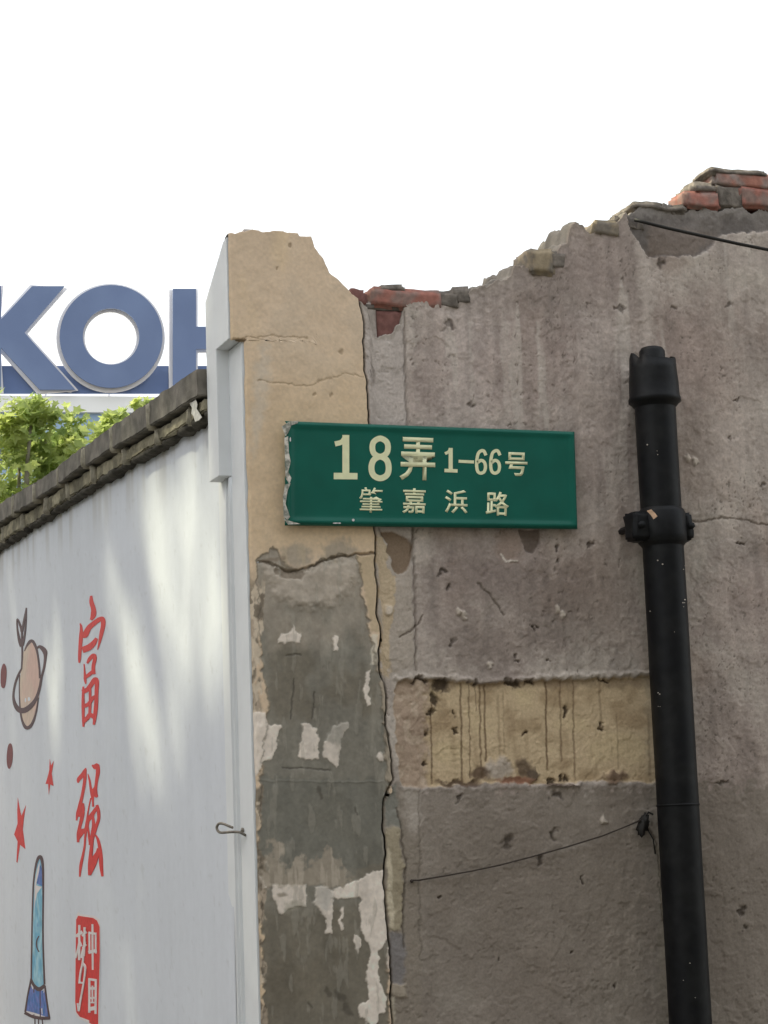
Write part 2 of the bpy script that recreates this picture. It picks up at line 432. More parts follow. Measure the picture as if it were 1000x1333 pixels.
    m = L.region(z7([(385, 1090), (440, 1020), (515, 1005), (490, 1060), (475, 1110)]), 4, 2); L.paint(m, A(128, 124, 114), .7)
    m = L.region(z8([(185, 620), (215, 640), (165, 645), (150, 630)]), 2, 1.5); L.paint(m, A(130, 118, 102), .8)
    m = L.region(z8([(340, 600), (420, 590), (430, 650), (400, 720), (345, 690)]), 5, 3); L.paint(m, A(150, 146, 138), .6)
    m = L.region(z8([(195, 680), (270, 655), (305, 690), (200, 730)]), 5, 3); L.paint(m, A(140, 134, 118), .6)
    # smears rising above the pale flakes
    m = L.region(z8([(75, 560), (125, 380), (175, 380), (180, 500), (230, 500), (275, 430), (290, 480), (340, 490), (400, 410), (460, 430), (480, 500), (520, 540), (500, 590), (75, 590)]), 14, 4)
    L.paint(m, A(140, 128, 112), .8); L.paint(m * sstep(L.wv, 0, .25), A(160, 148, 132), .6)
    for p, cc in (([(545, 190), (550, 230)], 3), ([(365, 100), (370, 140)], 5), ([(400, 1110), (420, 1140)], 6), ([(460, 1125), (490, 1160)], 7), ([(500, 1190), (530, 1230)], 7), ([(315, 1180), (330, 1195)], 4)):
        m = L.line(z8(p), cc, 5); L.paint(m, A(66, 60, 52), .6)
    for p in (z7([(205, 670), (240, 655), (270, 665)]), z7([(240, 780), (235, 860), (228, 980)]), z7([(345, 850), (330, 980)]), z7([(185, 1225), (420, 1240)])):
        m = L.line(p, 2.2, 3); L.paint(m, A(60, 56, 50), .6); L.H -= m * .0015
    m = L.line(z8([(0, 62), (300, 68), (690, 70)]), 2, 3); L.H += m * .001
    # lip towards the main crack
    dcr = np.abs(X - xcrack(Z))
    L.paint(1 - sstep(dcr, .0015, .004), A(96, 82, 64), .55)
    L.H -= (1 - sstep(dcr, 0, .0035)) * .02
    L.H = (L.H + .005) * (sstep(X - xcorner(Z), 0, .008) * .85 + .15)
    L.C *= (1 + fine * .10)[..., None]
    return L.H, L.C

def wall_look(X, Z, PX, PY):
    L = Look(X, Z, PX, PY, A(146, 134, 125))
    big = fbm(X * 3.2, Z * 3.0, 5, 70); mid = fbm(X * 16, Z * 13, 4, 71); fine = fbm(X * 95, Z * 95, 4, 72, .6)
    streak = fbm(X * 45, Z * 4, 4, 73)
    L.paint(sstep(big, -.05, .45), A(122, 109, 102), .85)
    L.paint(sstep(-big + mid * .3, .0, .5), A(160, 151, 140), .6)
    L.paint(sstep(fbm(X * 7, Z * 5, 4, 74), .05, .45), A(128, 112, 101), .6)
    for x, y, rx, ry, c, k in ((600, 480, 80, 90, (158, 148, 140), .6), (560, 470, 22, 80, (112, 100, 92), .45), (770, 520, 50, 110, (156, 147, 138), .55), (690, 470, 55, 70, (120, 107, 99), .6), (940, 560, 50, 130, (152, 143, 132), .5),
                               (900, 460, 60, 70, (120, 105, 95), .5), (745, 795, 80, 55, (98, 88, 79), .6), (600, 760, 45, 45, (108, 98, 90), .6), (560, 800, 30, 50, (134, 124, 115), .5), (640, 840, 70, 30, (104, 95, 86), .6), (800, 770, 35, 90, (140, 130, 119), .5),
                               (700, 1200, 110, 110, (106, 97, 87), .55), (620, 1120, 70, 60, (122, 113, 102), .5), (800, 1180, 55, 100, (120, 111, 99), .5), (960, 800, 60, 60, (128, 114, 106), .5), (950, 1000, 60, 120, (112, 101, 92), .5), (930, 1230, 50, 100, (104, 94, 85), .5), (740, 350, 60, 35, (126, 116, 108), .5)):
        L.paint(L.spot(x, y, rx, ry, 30, .6), A(c[0] + 4, c[1], c[2] + 1), k)
    L.C *= (1 + streak * .2 + mid * .2 + fine * .2)[..., None]
    patch = sstep(fbm(X * 8, Z * 8, 5, 87, .6), .02, .08); L.H = patch * .0016 + big * .006 + mid * .0032 + fine * .0012 + streak * .0012
    # slurry runs and scattered pits
    L.paint(sstep(fbm(X * 26, Z * 2.5, 3, 75), .28, .5) * (1 - sstep(PY, 500, 800)), A(168, 158, 148), .5)
    pit = sstep(fbm(X * 90, Z * 75, 4, 76), .44, .56); pit *= sstep(fbm(X * 5, Z * 5, 3, 86), -.02, .25); L.H -= pit * .002; L.paint(pit, A(88, 78, 70), .55)
    pit2 = sstep(fbm(X * 150, Z * 130, 2, 77), .38, .46) * sstep(fbm(X * 6, Z * 6, 3, 78), .0, .3); L.H -= pit2 * .0015; L.paint(pit2, A(80, 72, 64), .55)
    ridge = sstep(fbm(X * 30, Z * 60, 3, 79), .3, .42); L.H += ridge * .0007
    # darker grey-brown wall below the yellow band
    low = sstep(PY + L.w1 * 30, 1015, 1030)
    L.paint(low, A(110, 101, 90), .7)
    L.paint(low * sstep(fbm(X * 10, Z * 10, 4, 80), .0, .3), A(112, 102, 92), .5)
    # smooth pale strip beside the crack
    wob = L.w1 * 3
    s1 = (PX + wob < 527) * sstep(PY, 395, 402) * (1 - sstep(PY, 700, 730))
    s1 = (1 - sstep(PX + wob - np.interp(PY, [400, 700, 900], [526, 535, 541]), -2, 2)) * (1 - sstep(PY + L.w2 * 14, 860, 880))
    L.paint(s1, A(160, 150, 143), .75); L.H += s1 * .0025
    L.paint(s1 * sstep(PY + L.w1 * 30, 690, 760), A(146, 134, 120), .7)
    m = L.line([(526, 400), (527, 470), (529, 550), (533, 640), (538, 700), (541, 800), (541, 872)], 3.0, 3); L.H -= m * .004; L.paint(m, A(92, 82, 74), .45)
    # light scraped verticals
    for xx in (612, 655, 660, 700):
        m = L.line([(xx, 420), (xx + 2, 480), (xx + 4, 540)], 4, 5, 5); L.paint(m, A(172, 163, 153), .35)
    m = L.line([(835, 310), (842, 400), (845, 460)], 16, 8, 14); L.paint(m, A(168, 156, 146), .5); L.H += m * .003
    # yellow flakes right of crack
    m = L.region([(488, 694), (498, 700), (506, 715), (503, 735), (512, 750), (515, 775), (512, 800), (506, 845), (508, 880), (498, 880), (494, 850), (497, 800), (492, 760), (489, 720)], 6, 1.5)
    L.paint(m, A(166, 146, 116), .85)
    # chips below the sign
    m = L.region([(492, 692), (510, 692), (530, 700), (539, 711), (537, 725), (530, 742), (518, 748), (511, 738), (510, 728), (502, 718), (506, 708)], 2, 1); L.H -= m * .006; L.paint(m, A(116, 98, 80))
    L.H -= 0
    m = L.region([(674, 690), (703, 690), (702, 708), (692, 722), (684, 718), (678, 704)], 2, 1); L.H -= m * .005; L.paint(m, A(92, 80, 72))
    m = L.spot(662, 712, 16, 20, 6, .5); L.paint(m, A(130, 112, 100), .8); L.H -= m * .002
    m = L.line([(652, 722), (658, 731), (672, 730)], 2.2, 2); L.paint(m, A(190, 180, 168), .8); L.H += m * .002
    # black holes and knocks
    for x, y, rx, ry in ((576, 744, 4, 3), (585, 764, 4, 5), (588, 838, 4, 5), (727, 715, 3, 5), (724, 730, 3, 4), (768, 709, 3, 4), (674, 856, 4, 3), (694, 818, 3, 2), (716, 860, 3, 2),
                         (613, 527, 4, 5), (582, 423, 6, 5), (807, 402, 7, 3), (862, 342, 6, 6), (948, 396, 3, 4), (877, 400, 3, 4), (585, 395, 5, 3),
                         (660, 1096, 7, 9), (720, 1087, 4, 6), (703, 1122, 3, 5), (726, 1037, 7, 4), (596, 1038, 3, 5), (937, 1020, 7, 2.5), (965, 1186, 3, 4), (970, 1205, 3, 3), (800, 1285, 3, 4),
                         (965, 708, 5, 2), (960, 520, 3, 2), (995, 630, 3, 3), (950, 570, 4, 3), (575, 1166, 2, 2), (760, 1145, 2, 3), (745, 1240, 2, 3), (650, 1250, 2, 2)):
        kk = .72 if y < 700 and y != 342 else .9
        m = L.spot(x, y, rx, ry, 9, .5); L.H -= m * .006 * kk; L.paint(m, A(54, 46, 40), .85 * kk)
    for x, y in ((596, 796), (638, 866), (604, 800), (726, 793), (505, 795), (733, 800), (894, 597), (905, 601), (786, 1068)):
        m = L.spot(x, y, 4, 5, 5); L.H += m * .006; L.paint(m, A(176, 164, 150), .7)
    # painted band, plaster fallen away down to old yellow limewash
    band = L.region([(513, 900), (520, 884), (560, 884), (620, 890), (700, 886), (770, 884), (905, 878), (905, 1017), (845, 1019), (780, 1016), (700, 1021), (640, 1019), (560, 1026), (525, 1024), (517, 980)], 4, 1.6)
    band = band * (1 - sstep(PX, 862, 868))
    L.H -= band * (.009 + mid * .002)
    bb = fbm(X * 9, Z * 14, 4, 81)
    L.paint(band, A(168, 147, 115))
    L.paint(band * sstep(bb, .0, .35), A(174, 154, 118), .8)
    L.paint(band * sstep(-bb, .1, .45), A(138, 116, 86), .7)
    L.paint(band * sstep(fbm(X * 30, Z * 5, 3, 82), .1, .4), A(132, 110, 82), .5)
    lb = band * (1 - sstep(PX + L.w1 * 14, 548, 566)); L.paint(lb, A(142, 122, 106), .85); L.H += lb * .004 * (1 + mid * 3)
    L.paint(lb * sstep(fbm(X * 45, Z * 45, 3, 83), .1, .3), A(170, 152, 132), .6)
    L.paint(band * (1 - sstep(PY + L.w2 * 8, 888, 900)), A(112, 94, 74), .6)
    for xx, y0, y1, wd, k in ((562, 905, 1020, 2, .8), (601, 890, 1018, 2.6, .8), (612, 892, 1012, 1.8, .7), (620, 890, 925, 1.6, .6), (626, 890, 1000, 2.4, .75), (632, 892, 990, 2.4, .8), (650, 905, 985, 3, .3), (656, 900, 980, 2, .3),
                             (712, 884, 1000, 2.6, .85), (731, 884, 990, 2.4, .6), (748, 884, 1015, 2.4, .65), (783, 890, 950, 3, .4), (805, 930, 1000, 2, .35), (846, 930, 1010, 3, .4)):
        m = L.line([(xx, y0), (xx + 1, (y0 + y1) / 2), (xx + 2, y1)], wd, 1.6) * band; L.paint(m, A(88, 68, 46), k)
    for x, y, rx, ry in ((577, 890, 13, 9), (567, 908, 7, 12), (562, 928, 5, 7), (547, 886, 10, 5), (557, 955, 5, 6), (591, 932, 4, 4), (591, 954, 4, 5), (557, 993, 4, 5), (620, 888, 8, 6), (667, 888, 9, 6), (692, 890, 8, 5),
                         (683, 952, 3, 5), (736, 927, 4, 6), (783, 946, 4, 4), (786, 885, 10, 2), (735, 1012, 4, 5), (718, 1016, 5, 5)):
        m = L.spot(x, y, rx * .85, ry * .85, 11, .45); L.H -= m * .007; L.paint(m, A(52, 42, 34), .88)
    for x, y, rx, ry, c in ((627, 1008, 11, 10, (84, 66, 52)), (650, 1002, 17, 13, (150, 138, 126)), (683, 1000, 10, 13, (92, 76, 60)), (694, 1008, 8, 9, (66, 54, 44)), (672, 1017, 22, 5, (112, 74, 56)), (803, 1011, 17, 8, (98, 78, 62)), (600, 1020, 28, 4, (72, 56, 44)), (730, 1022, 24, 2.5, (80, 64, 52))):
        m = L.spot(x, y, rx, ry, 8); L.paint(m, A(*c), .9); L.H += m * .004 * (1 + mid * 4)
    m = L.line([(515, 884), (560, 880), (620, 886), (700, 882), (770, 879), (850, 876)], 5, 5, 4); L.H += m * .004; L.paint(m, A(150, 138, 126), .3)
    m = L.line([(525, 1028), (600, 1026), (700, 1025), (850, 1022)], 5, 5, 5); L.H += m * .002; L.paint(m, A(130, 120, 112), .5)
    # strip low left with mossy flakes and blue-grey smear
    st = (1 - sstep(PX + L.w1 * 5 - np.interp(PY, [1020, 1333], [546, 550]), -2, 2)) * sstep(PY, 1024, 1030)
    L.paint(st, A(120, 110, 98), .8)
    m = L.region(z8([(790, 100), (875, 110), (880, 300), (830, 330), (800, 250)]), 7, 7); L.paint(m, A(150, 140, 130), .7)
    m = L.region(z8([(700, 300), (760, 300), (790, 500), (785, 800), (730, 815), (705, 700)]), 5, 2); L.paint(m, A(142, 130, 106), .8); L.H += m * (.003 + mid * .003)
    m = L.region(z8([(705, 400), (725, 420), (745, 800), (725, 800), (708, 700)]), 3, 1.5); L.paint(m, A(182, 170, 146), .7)
    m = L.region(z8([(715, 820), (795, 830), (800, 1000), (790, 1080), (725, 1080), (712, 960)]), 5, 3); L.paint(m, A(108, 104, 104), .8)
    m = L.region(z8([(725, 1085), (800, 1080), (810, 1150), (740, 1150)]), 4, 2); L.paint(m, A(140, 128, 112), .8); L.H += m * .004
    m = L.region(z8([(720, 1150), (745, 1150), (745, 1300), (725, 1300)]), 4, 2); L.paint(m, A(178, 168, 148), .6)
    m = L.region(z8([(700, 100), (760, 80), (770, 300), (700, 290)]), 5, 3); L.paint(m, A(110, 110, 102), .8)
    m = L.line(z8([(760, 200), (785, 380), (800, 480), (790, 700), (790, 900)]), 2.4, 3); L.H -= m * .003; L.paint(m, A(76, 68, 58), .6)
    m = L.line([(545, 1030), (546, 1150), (548, 1250)], 2.4, 4); L.H -= m * .002; L.paint(m, A(86, 78, 68), .4)
    # hair crack right of the pipe and by the knot
    for c, wd in (([(895, 678), (920, 678), (945, 673), (965, 676), (985, 682), (1010, 685), (1080, 690)], 2.2), ([(845, 1080), (855, 1100), (860, 1140), (862, 1200)], 2), ([(622, 760), (640, 775), (655, 800)], 2), ([(520, 830), (545, 812), (550, 800)], 2.5)):
        m = L.line(c, wd, 3); L.H -= m * .003; L.paint(m, A(84, 74, 64), .75)
    # olive-grey halo beside the pipe
    m = L.line([(828, 470), (832, 560), (838, 640)], 16, 8, 18); L.paint(m, A(112, 106, 92), .45)
    m = L.line([(838, 720), (850, 900), (862, 1100), (868, 1333)], 14, 8, 14); L.paint(m, A(120, 112, 94), .4)
    # bare grey cement core along the top right where the plaster has dropped
    core = L.region([(816, 250), (818, 285), (822, 300), (832, 315), (845, 333), (880, 334), (908, 333), (925, 322), (935, 308), (950, 303), (975, 302), (1000, 299), (1100, 304), (1400, 318), (1400, 230)], 4, 1.6)
    L.H -= core * .013; L.paint(core, A(104, 97, 92)); 
    L.paint(core * sstep(fbm(X * 14, Z * 10, 4, 84), -.05, .3), A(88, 82, 78), .8)
    L.paint(core * (1 - sstep(PY + L.w2 * 8, 276, 284)), A(126, 120, 114), .45)
    L.H += core * mid * .004
    m = L.region([(846, 290), (935, 305), (905, 333), (845, 333)], 5, 6) * core; L.paint(m, A(118, 104, 94), .6)
    # dirt on ledges along the broken top edge
    dtop = ztop(X) - Z
    L.paint((1 - sstep(dtop + L.w1 * .01, .004, .018)) * (1 - core), A(120, 110, 98), .45)
    dcr = np.abs(X - xcrack(Z))
    L.paint(1 - sstep(dcr, .0015, .004), A(90, 80, 66), .5)
    L.H -= (1 - sstep(dcr, 0, .0035)) * .02
    return L.H, L.C

m_plaster = mat('old_plaster', (0, 0, 0), .92, .10, 160, .55, 420, .0012, .15, attr=True)
m_paint = mat('painted_render', (0, 0, 0), .8, .05, 120, .35, 380, .0006, .25, attr=True)

pillar = empty('gate_pillar', (0, 0, 0), 'broken-topped gate pillar, faded yellow front over bare grey cement, white on its left side', 'pillar')
sheet('front_render', xcorner, lambda z: xcrack(z) - .0022, 170, .0025, pillar_look, m_paint, pillar, .205, slope=.75)
wall = empty('old_wall', (1.6, .1, 0), 'weathered grey-brown plaster wall with a broken top behind the black pipe', 'wall')
XR = 2.9
def stretch(nx):
    a = int(nx * .93); xa = (on(1040, 700, 1, 0).x - .36) / (XR - .36)
    return np.concatenate([np.linspace(0, xa, a), np.linspace(xa, 1, nx - a + 1)[1:]])
sheet('plaster', lambda z: xcrack(z) + .0022, lambda z: z * 0 + XR, 500, .0027, wall_look, m_plaster, wall, .22, stretch)

# ---- exposed bricks and mortar along the wall top
m_brick = mat('red_brick', tuple(A(136, 88, 76)), .9, .2, 60, .6, 250, .002, .15, col2=tuple(A(120, 98, 90)), cscale=22)
m_brick_d = mat('dark_red_brick', tuple(A(112, 76, 70)), .9, .2, 60, .6, 250, .002, .15, col2=tuple(A(100, 66, 60)), cscale=25)
m_brick_y = mat('mossy_brick', tuple(A(132, 118, 96)), .9, .2, 60, .6, 250, .002, .15, col2=tuple(A(108, 100, 90)), cscale=25)
m_brick_g = mat('grey_coated_brick', tuple(A(120, 108, 102)), .9, .2, 60, .6, 250, .002, .15, col2=tuple(A(138, 92, 78)), cscale=16)
m_mortar = mat('old_mortar', tuple(A(112, 104, 96)), .95, .25, 70, .7, 220, .002, .1, col2=tuple(A(84, 78, 72)), cscale=20)
m_mortar_l = mat('pale_mortar', tuple(A(150, 140, 132)), .95, .2, 70, .7, 220, .002, .1)
def pbox(name, x0, y0, x1, y1, yf, yb, m, parent, amp=.004, seed=0, bevel=.006):
    a = on(x0, y1, 1, yf); b = on(x1, y0, 1, yf); c = on((x0 + x1) / 2, y0, 1, yf).z; d = on((x0 + x1) / 2, y1, 1, yf).z
    return rough_box(name, (a.x, yf, d), (b.x, yb, c), m, parent, amp, .016, seed, bevel)
pbox('mortar', 472, 392, 492, 452, .013, .2, m_mortar_l, wall, .003, 1)
pbox('brick', 455, 376, 481, 398, .005, .11, m_brick_d, wall, .007, 2, .01)
pbox('mortar', 470, 396, 560, 408, .014, .2, m_mortar, wall, .003, 3)
pbox('brick', 485, 374, 576, 402, .002, .115, m_brick, wall, .006, 4, .009)
pbox('brick', 490, 404, 530, 452, .012, .12, m_brick_d, wall, .004, 5)
pbox('mortar', 494, 368, 528, 380, .004, .10, m_mortar, wall, .007, 6, .012)
pbox('mortar', 566, 378, 600, 404, -.002, .12, m_mortar, wall, .008, 7, .012)
pbox('mortar', 588, 371, 617, 398, .000, .11, m_mortar, wall, .007, 8, .012)
pbox('brick', 690, 323, 722, 356, -.016, .1, m_brick_y, wall, .007, 9, .009)
pbox('mortar', 712, 326, 740, 352, -.008, .1, m_mortar, wall, .008, 10, .01)
pbox('brick', 775, 286, 808, 308, -.014, .11, m_brick_y, wall, .007, 11, .008)
pbox('mortar', 800, 280, 845, 304, .006, .14, m_mortar, wall, .01, 12, .014)
# right-hand courses
pbox('brick', 893, 246, 938, 273, .004, .11, m_brick, wall, .007, 13, .01)
pbox('mortar', 932, 240, 970, 274, .012, .13, m_mortar, wall, .007, 14, .01)
pbox('brick', 966, 245, 1062, 273, .004, .12, m_brick, wall, .005, 15, .008)
pbox('brick', 931, 223, 1022, 247, .010, .13, m_brick_g, wall, .006, 16, .010)
pbox('mortar', 902, 236, 945, 254, .010, .13, m_mortar, wall, .009, 17, .014)
pbox('brick', 1070, 246, 1160, 274, .004, .12, m_brick_g, wall, .005, 18)
pbox('brick', 1026, 224, 1116, 248, .006, .12, m_brick, wall, .005, 19)
pbox('brick', 1120, 226, 1206, 250, .006, .12, m_brick_d, wall, .005, 20)
pbox('mortar', 825, 264, 895, 276, .006, .17, m_mortar, wall, .009, 21, .012)
pbox('mortar', 925, 219, 1000, 229, .008, .12, m_mortar, wall, .005, 22, .012)
# ---- broken bits on the pillar top
pbox('mortar', 316, 299, 342, 309, .01, .12, m_mortar_l, pillar, .006, 30, .01)
pbox('mortar', 409, 333, 424, 350, .012, .12, mat('mossy_mortar', tuple(A(138, 128, 100)), .95, .3, 60), pillar, .005, 31, .01)

# ================================================================== WHITE SIDE OF THE PILLAR
m_white = mat('white_emulsion', (.68, .725, .745), .7, .04, 9, .3, 160, .0012, .25, col2=(.73, .75, .755), cscale=3)
m_white2 = mat('white_emulsion_smooth', (.73, .75, .765), .7, .03, 14, .2, 200, .0008, .25)
PIER_Y0 = .125; PIER_Y1 = .225
z_pier_bot = on(287, 619, 0, -PIER_P).z
z_pt = on(300, 306, 0, -PIER_P - .002).z
def block_shear(co):
    # the top of the white block slopes down away from the street
    k = max(0, (co.z - (SOFF_Z + .08)) / (z_pt - SOFF_Z - .08)); return Vector((0, 0, -k * max(0, co.y - .03) * .62))
rough_box('side_render', (-PIER_P - .002, .003, SOFF_Z), (.01, .225, z_pt + .006), m_white2, pillar, .0007, .03, 40, .0015, 9, block_shear, False)
rough_box('side_render', (-.004, .0015, -.01), (.03, PIER_Y0 + .13, SOFF_Z - .002), m_white2, pillar, .0006, .04, 41, .002, 7, smooth=False)
rough_box('side_pier', (-PIER_P - .002, PIER_Y0, z_pier_bot), (.004, PIER_Y1, SOFF_Z + .004), m_white2, pillar, .0005, .04, 42, .0015, smooth=False)
for k, (ya, yb) in enumerate(((.125, .137), (.158, .172))):
    rough_box('plaster_bead', (-.011, ya, 0), (.002, yb, z_pier_bot - .001), m_white2, pillar, .0006, .05, 43 + k, .003)

# ================================================================== MURAL WALL
mural = empty('mural_wall', (0.1, 3, 0), 'long white lane wall with red slogan characters and painted rocket under a tiled coping', 'wall')
YM0, YM1 = .20, 7.5
def zc(y): return 0.0
# coping edges measured on the wall's outer planes
up_px = [(0, 656), (15, 645), (44, 630), (75, 610), (105, 584), (146, 552), (177, 535), (218, 506), (263, 477)]
mid_px = [(0, 684), (51, 649), (88, 622), (116, 601), (150, 584), (197, 557), (267, 513)]
low_px = [(0, 715), (44, 686), (95, 652), (136, 625), (170, 605), (218, 579), (269, 547)]
def prof(px, xv):
    P = [on(x, y, 0, xv) for x, y in px]; P.sort(key=lambda p: p.y)
    Y = np.array([p.y for p in P]); Z = np.array([p.z for p in P])
    c = np.polyfit(Y, Z, 1); return lambda y: np.where(y > Y[-1], Z[-1] + (y - Y[-1]) * min(0, 0), np.interp(y, Y, Z) * .6 + np.polyval(c, y) * .4)
XU, XL = -.062, -.040
zu, zm, zl = prof(up_px, XU), prof(mid_px, XU), prof(low_px, -.014)

ny, nz = 420, 300
yy = YM0 + (YM1 - YM0) * np.linspace(0, 1, ny) ** 1.3
YY, TT = np.meshgrid(yy, np.linspace(0, 1, nz))
ZZ = TT * (zl(YY) + .05)
def mural_x(y, z_): return -.0028 - fbm(y * 1.7, z_ * 1.7, 3, 90) * .005 - fbm(y * 14, z_ * 14, 2, 91) * .0005
XX = mural_x(YY, ZZ)
co = np.stack([XX, YY, ZZ], -1)
back = co[-1:].copy(); back[..., 0] = .2; bot = back.copy(); bot[..., 2] = 0
co = np.concatenate([co, back, bot]); nr = co.shape[0]
idx = np.arange(nr * ny).reshape(nr, ny)
q = np.stack([idx[:-1, :-1], idx[1:, :-1], idx[1:, 1:], idx[:-1, 1:]], -1).reshape(-1, 4)
me = bpy.data.meshes.new('white_face'); me.from_pydata(co.reshape(-1, 3).tolist(), [], q.tolist()); me.update()
cc = np.ones(YY.shape + (3,)) * np.array([.66, .69, .745])
cc *= (1 + fbm(YY * 3, ZZ * 1.5, 4, 92) * .06 + fbm(YY * 25, ZZ * 3, 3, 93) * .035)[..., None]
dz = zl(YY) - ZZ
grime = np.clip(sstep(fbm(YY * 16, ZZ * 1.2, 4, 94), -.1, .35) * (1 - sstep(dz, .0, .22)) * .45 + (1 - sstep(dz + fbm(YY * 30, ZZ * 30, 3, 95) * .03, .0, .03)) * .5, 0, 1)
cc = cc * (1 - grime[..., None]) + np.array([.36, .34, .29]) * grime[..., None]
sp_ = sstep(fbm(YY * 38, ZZ * 38, 2, 96), .44, .50) * .22; cc = cc * (1 - sp_[..., None]) + np.array([.42, .43, .43]) * sp_[..., None]
cc = np.concatenate([cc, cc[-1:], cc[-1:]])
ca = me.color_attributes.new('Col', 'FLOAT_COLOR', 'POINT'); ca.data.foreach_set('color', np.concatenate([cc, np.ones(cc.shape[:2] + (1,))], -1).reshape(-1).astype(np.float32))
link('white_face', me, mat('mural_emulsion', (0, 0, 0), .7, .02, 30, .35, 140, .0012, .25, attr=True), mural, True)

# coping blocks, one by one
m_slab = mat('coping_slab', tuple(A(100, 95, 87)), .9, .25, 25, .6, 160, .002, .2, col2=tuple(A(80, 77, 70)), cscale=9)
m_cblk = mat('coping_brick_mossy', tuple(A(124, 118, 98)), .95, .3, 35, .8, 160, .003, .1, col2=tuple(A(88, 84, 70)), cscale=12)
m_cmort = mat('coping_mortar', tuple(A(70, 67, 60)), .95, .3, 45, .8, 140, .004, .1, col2=tuple(A(48, 45, 40)), cscale=18)
m_cjoint = mat('pale_coping_joint', tuple(A(130, 124, 108)), .95, .3, 40, .8, 140, .003, .1)
def joints(pxs, xv, table):
    out = []
    for x, y in zip(pxs, np.interp(pxs, [p[0] for p in table], [p[1] for p in table])): out.append(on(x, y, 0, xv).y)
    return sorted(out)
uj = [.225] + joints([195, 147, 110, 77, 46, 18], XU, mid_px); uj += [uj[-1] + .42 * k for k in range(1, 9)]
lj = [.225] + joints([249, 207, 163, 122, 90, 62, 30], XL, low_px); lj += [lj[-1] + .40 * k for k in range(1, 9)]
for k in range(len(uj) - 1):
    a, b = uj[k] + .006, uj[k + 1] - .006; z1 = float(zu((a + b) / 2)); z0 = float(zm((a + b) / 2)); sl = float(zu(b) - zu(a)) / (b - a); c = (a + b) / 2
    rough_box('coping_slab', (XU + random.uniform(-.006, .004), a, z0 + .004), (.19, b, z1), m_slab, mural, .0035, .02, 60 + k, .003, 16, lambda co, sl=sl, c=c: Vector((0, 0, (co.y - c) * sl)), False)
for k in range(len(lj) - 1):
    a, b = lj[k] + .007, lj[k + 1] - .007; z1 = float(zm((a + b) / 2)); z0 = float(zl((a + b) / 2)); sl = float(zl(b) - zl(a)) / (b - a); c = (a + b) / 2
    rough_box('coping_brick', (XL + random.uniform(-.008, .008), a, z0 + .006), (.16, b, z1 - .004), m_cblk, mural, .006, .018, 90 + k, .004, 20, lambda co, sl=sl, c=c: Vector((0, 0, (co.y - c) * sl)), False)
# mortar bedding: uneven bead under and between the courses, plus raised joint lips
def bead(name, xv, zf, hgt, wid, m, seed, amp):
    V, Fc = [], []; n = 300; ys = np.linspace(.215, 6.8, n)
    for i, y in enumerate(ys):
        a = mnoise.noise(Vector((y * 9, seed, 0))) + .5 * mnoise.noise(Vector((y * 31, seed, 3)))
        h = hgt * (1 + a * amp); o = wid * (1 + a * amp)
        z = float(zf(y))
        for g in range(7):
            t = math.pi * g / 6
            V.append((xv + .02 - o * math.sin(t), y, z + h * math.cos(t) - h * .4))
        V.append((.1, y, z - h * .4 - .002)); V.append((.1, y, z + h * .6))
    for i in range(n - 1):
        for g in range(9):
            g2 = (g + 1) % 9; Fc.append((i * 9 + g, i * 9 + g2, (i + 1) * 9 + g2, (i + 1) * 9 + g))
    return pydata(name, V, Fc, m, mural, True)
bead('mortar_bed', XL, lambda y: zl(y) + .004, .010, .016, m_cmort, 3, 1.5)
for k, y in enumerate(uj[1:12]):
    z0, z1 = float(zm(y)), float(zu(y))
    rough_box('joint', (XU - .009, y - .009, z0 - .008), (-.02, y + .010, z1 - .006), m_cjoint, mural, .004, .02, 130 + k, .005)
for k, y in enumerate(lj[1:12]):
    z0, z1 = float(zl(y)), float(zm(y))
    rough_box('joint', (XL - .011, y - .010, z0 - .004), (-.02, y + .013, z1), m_cjoint, mural, .006, .02, 150 + k, .006)
# a splash of white plaster left on the coping near the pillar
fl = Flat(lambda a, b, l: on(a, b, 0, XL - .012 - l), .003)
fl.poly([(246, 524), (251, 523), (255, 520), (257, 526), (256, 532), (260, 538), (263, 543), (259, 547), (254, 549), (252, 542), (249, 538), (250, 531)])
fl.build('plaster_splash', mat('dull_lime_splash', tuple(A(168, 166, 158)), .9, .2, 80), mural)

# ---- paint on the mural
def mp(a, b, l):
    p = on(a, b, 0, -.003); p.x = float(mural_x(np.float64(p.y), np.float64(p.z))) - .0007 - l; return p
m_red = mat('red_brush_paint', tuple(lin((198, 34, 28)) * 1.15), .6, .14, 60, .1, 200)
m_maroon = mat('maroon_line_paint', (.075, .030, .035), .6, .25, 60, .1)
m_dkred = mat('dark_red_dot_paint', (.17, .025, .028), .6, .2, 60, .1)
m_peach = mat('peach_planet_paint', (.60, .48, .38), .6, .08, 30, .1, col2=(.62, .42, .35), cscale=3)
m_skyb = mat('light_blue_rocket_paint', (.15, .42, .60), .6, .15, 30, .1, col2=(.34, .58, .68), cscale=14)
m_blue = mat('blue_rocket_paint', (.04, .15, .42), .6, .2, 40, .1, col2=(.14, .18, .50), cscale=30)
m_pale = mat('pale_chalk_paint', (.72, .68, .68), .7, .05, 40, .1)
def zf(x0, y0, s): return lambda pts: [(x0 + p[0] * s, y0 + p[1] * s) + tuple(w_ * s for w_ in p[2:]) for p in pts]
T = 0.0004
f = Flat(mp, T); z = zf(90, 770, .1351)
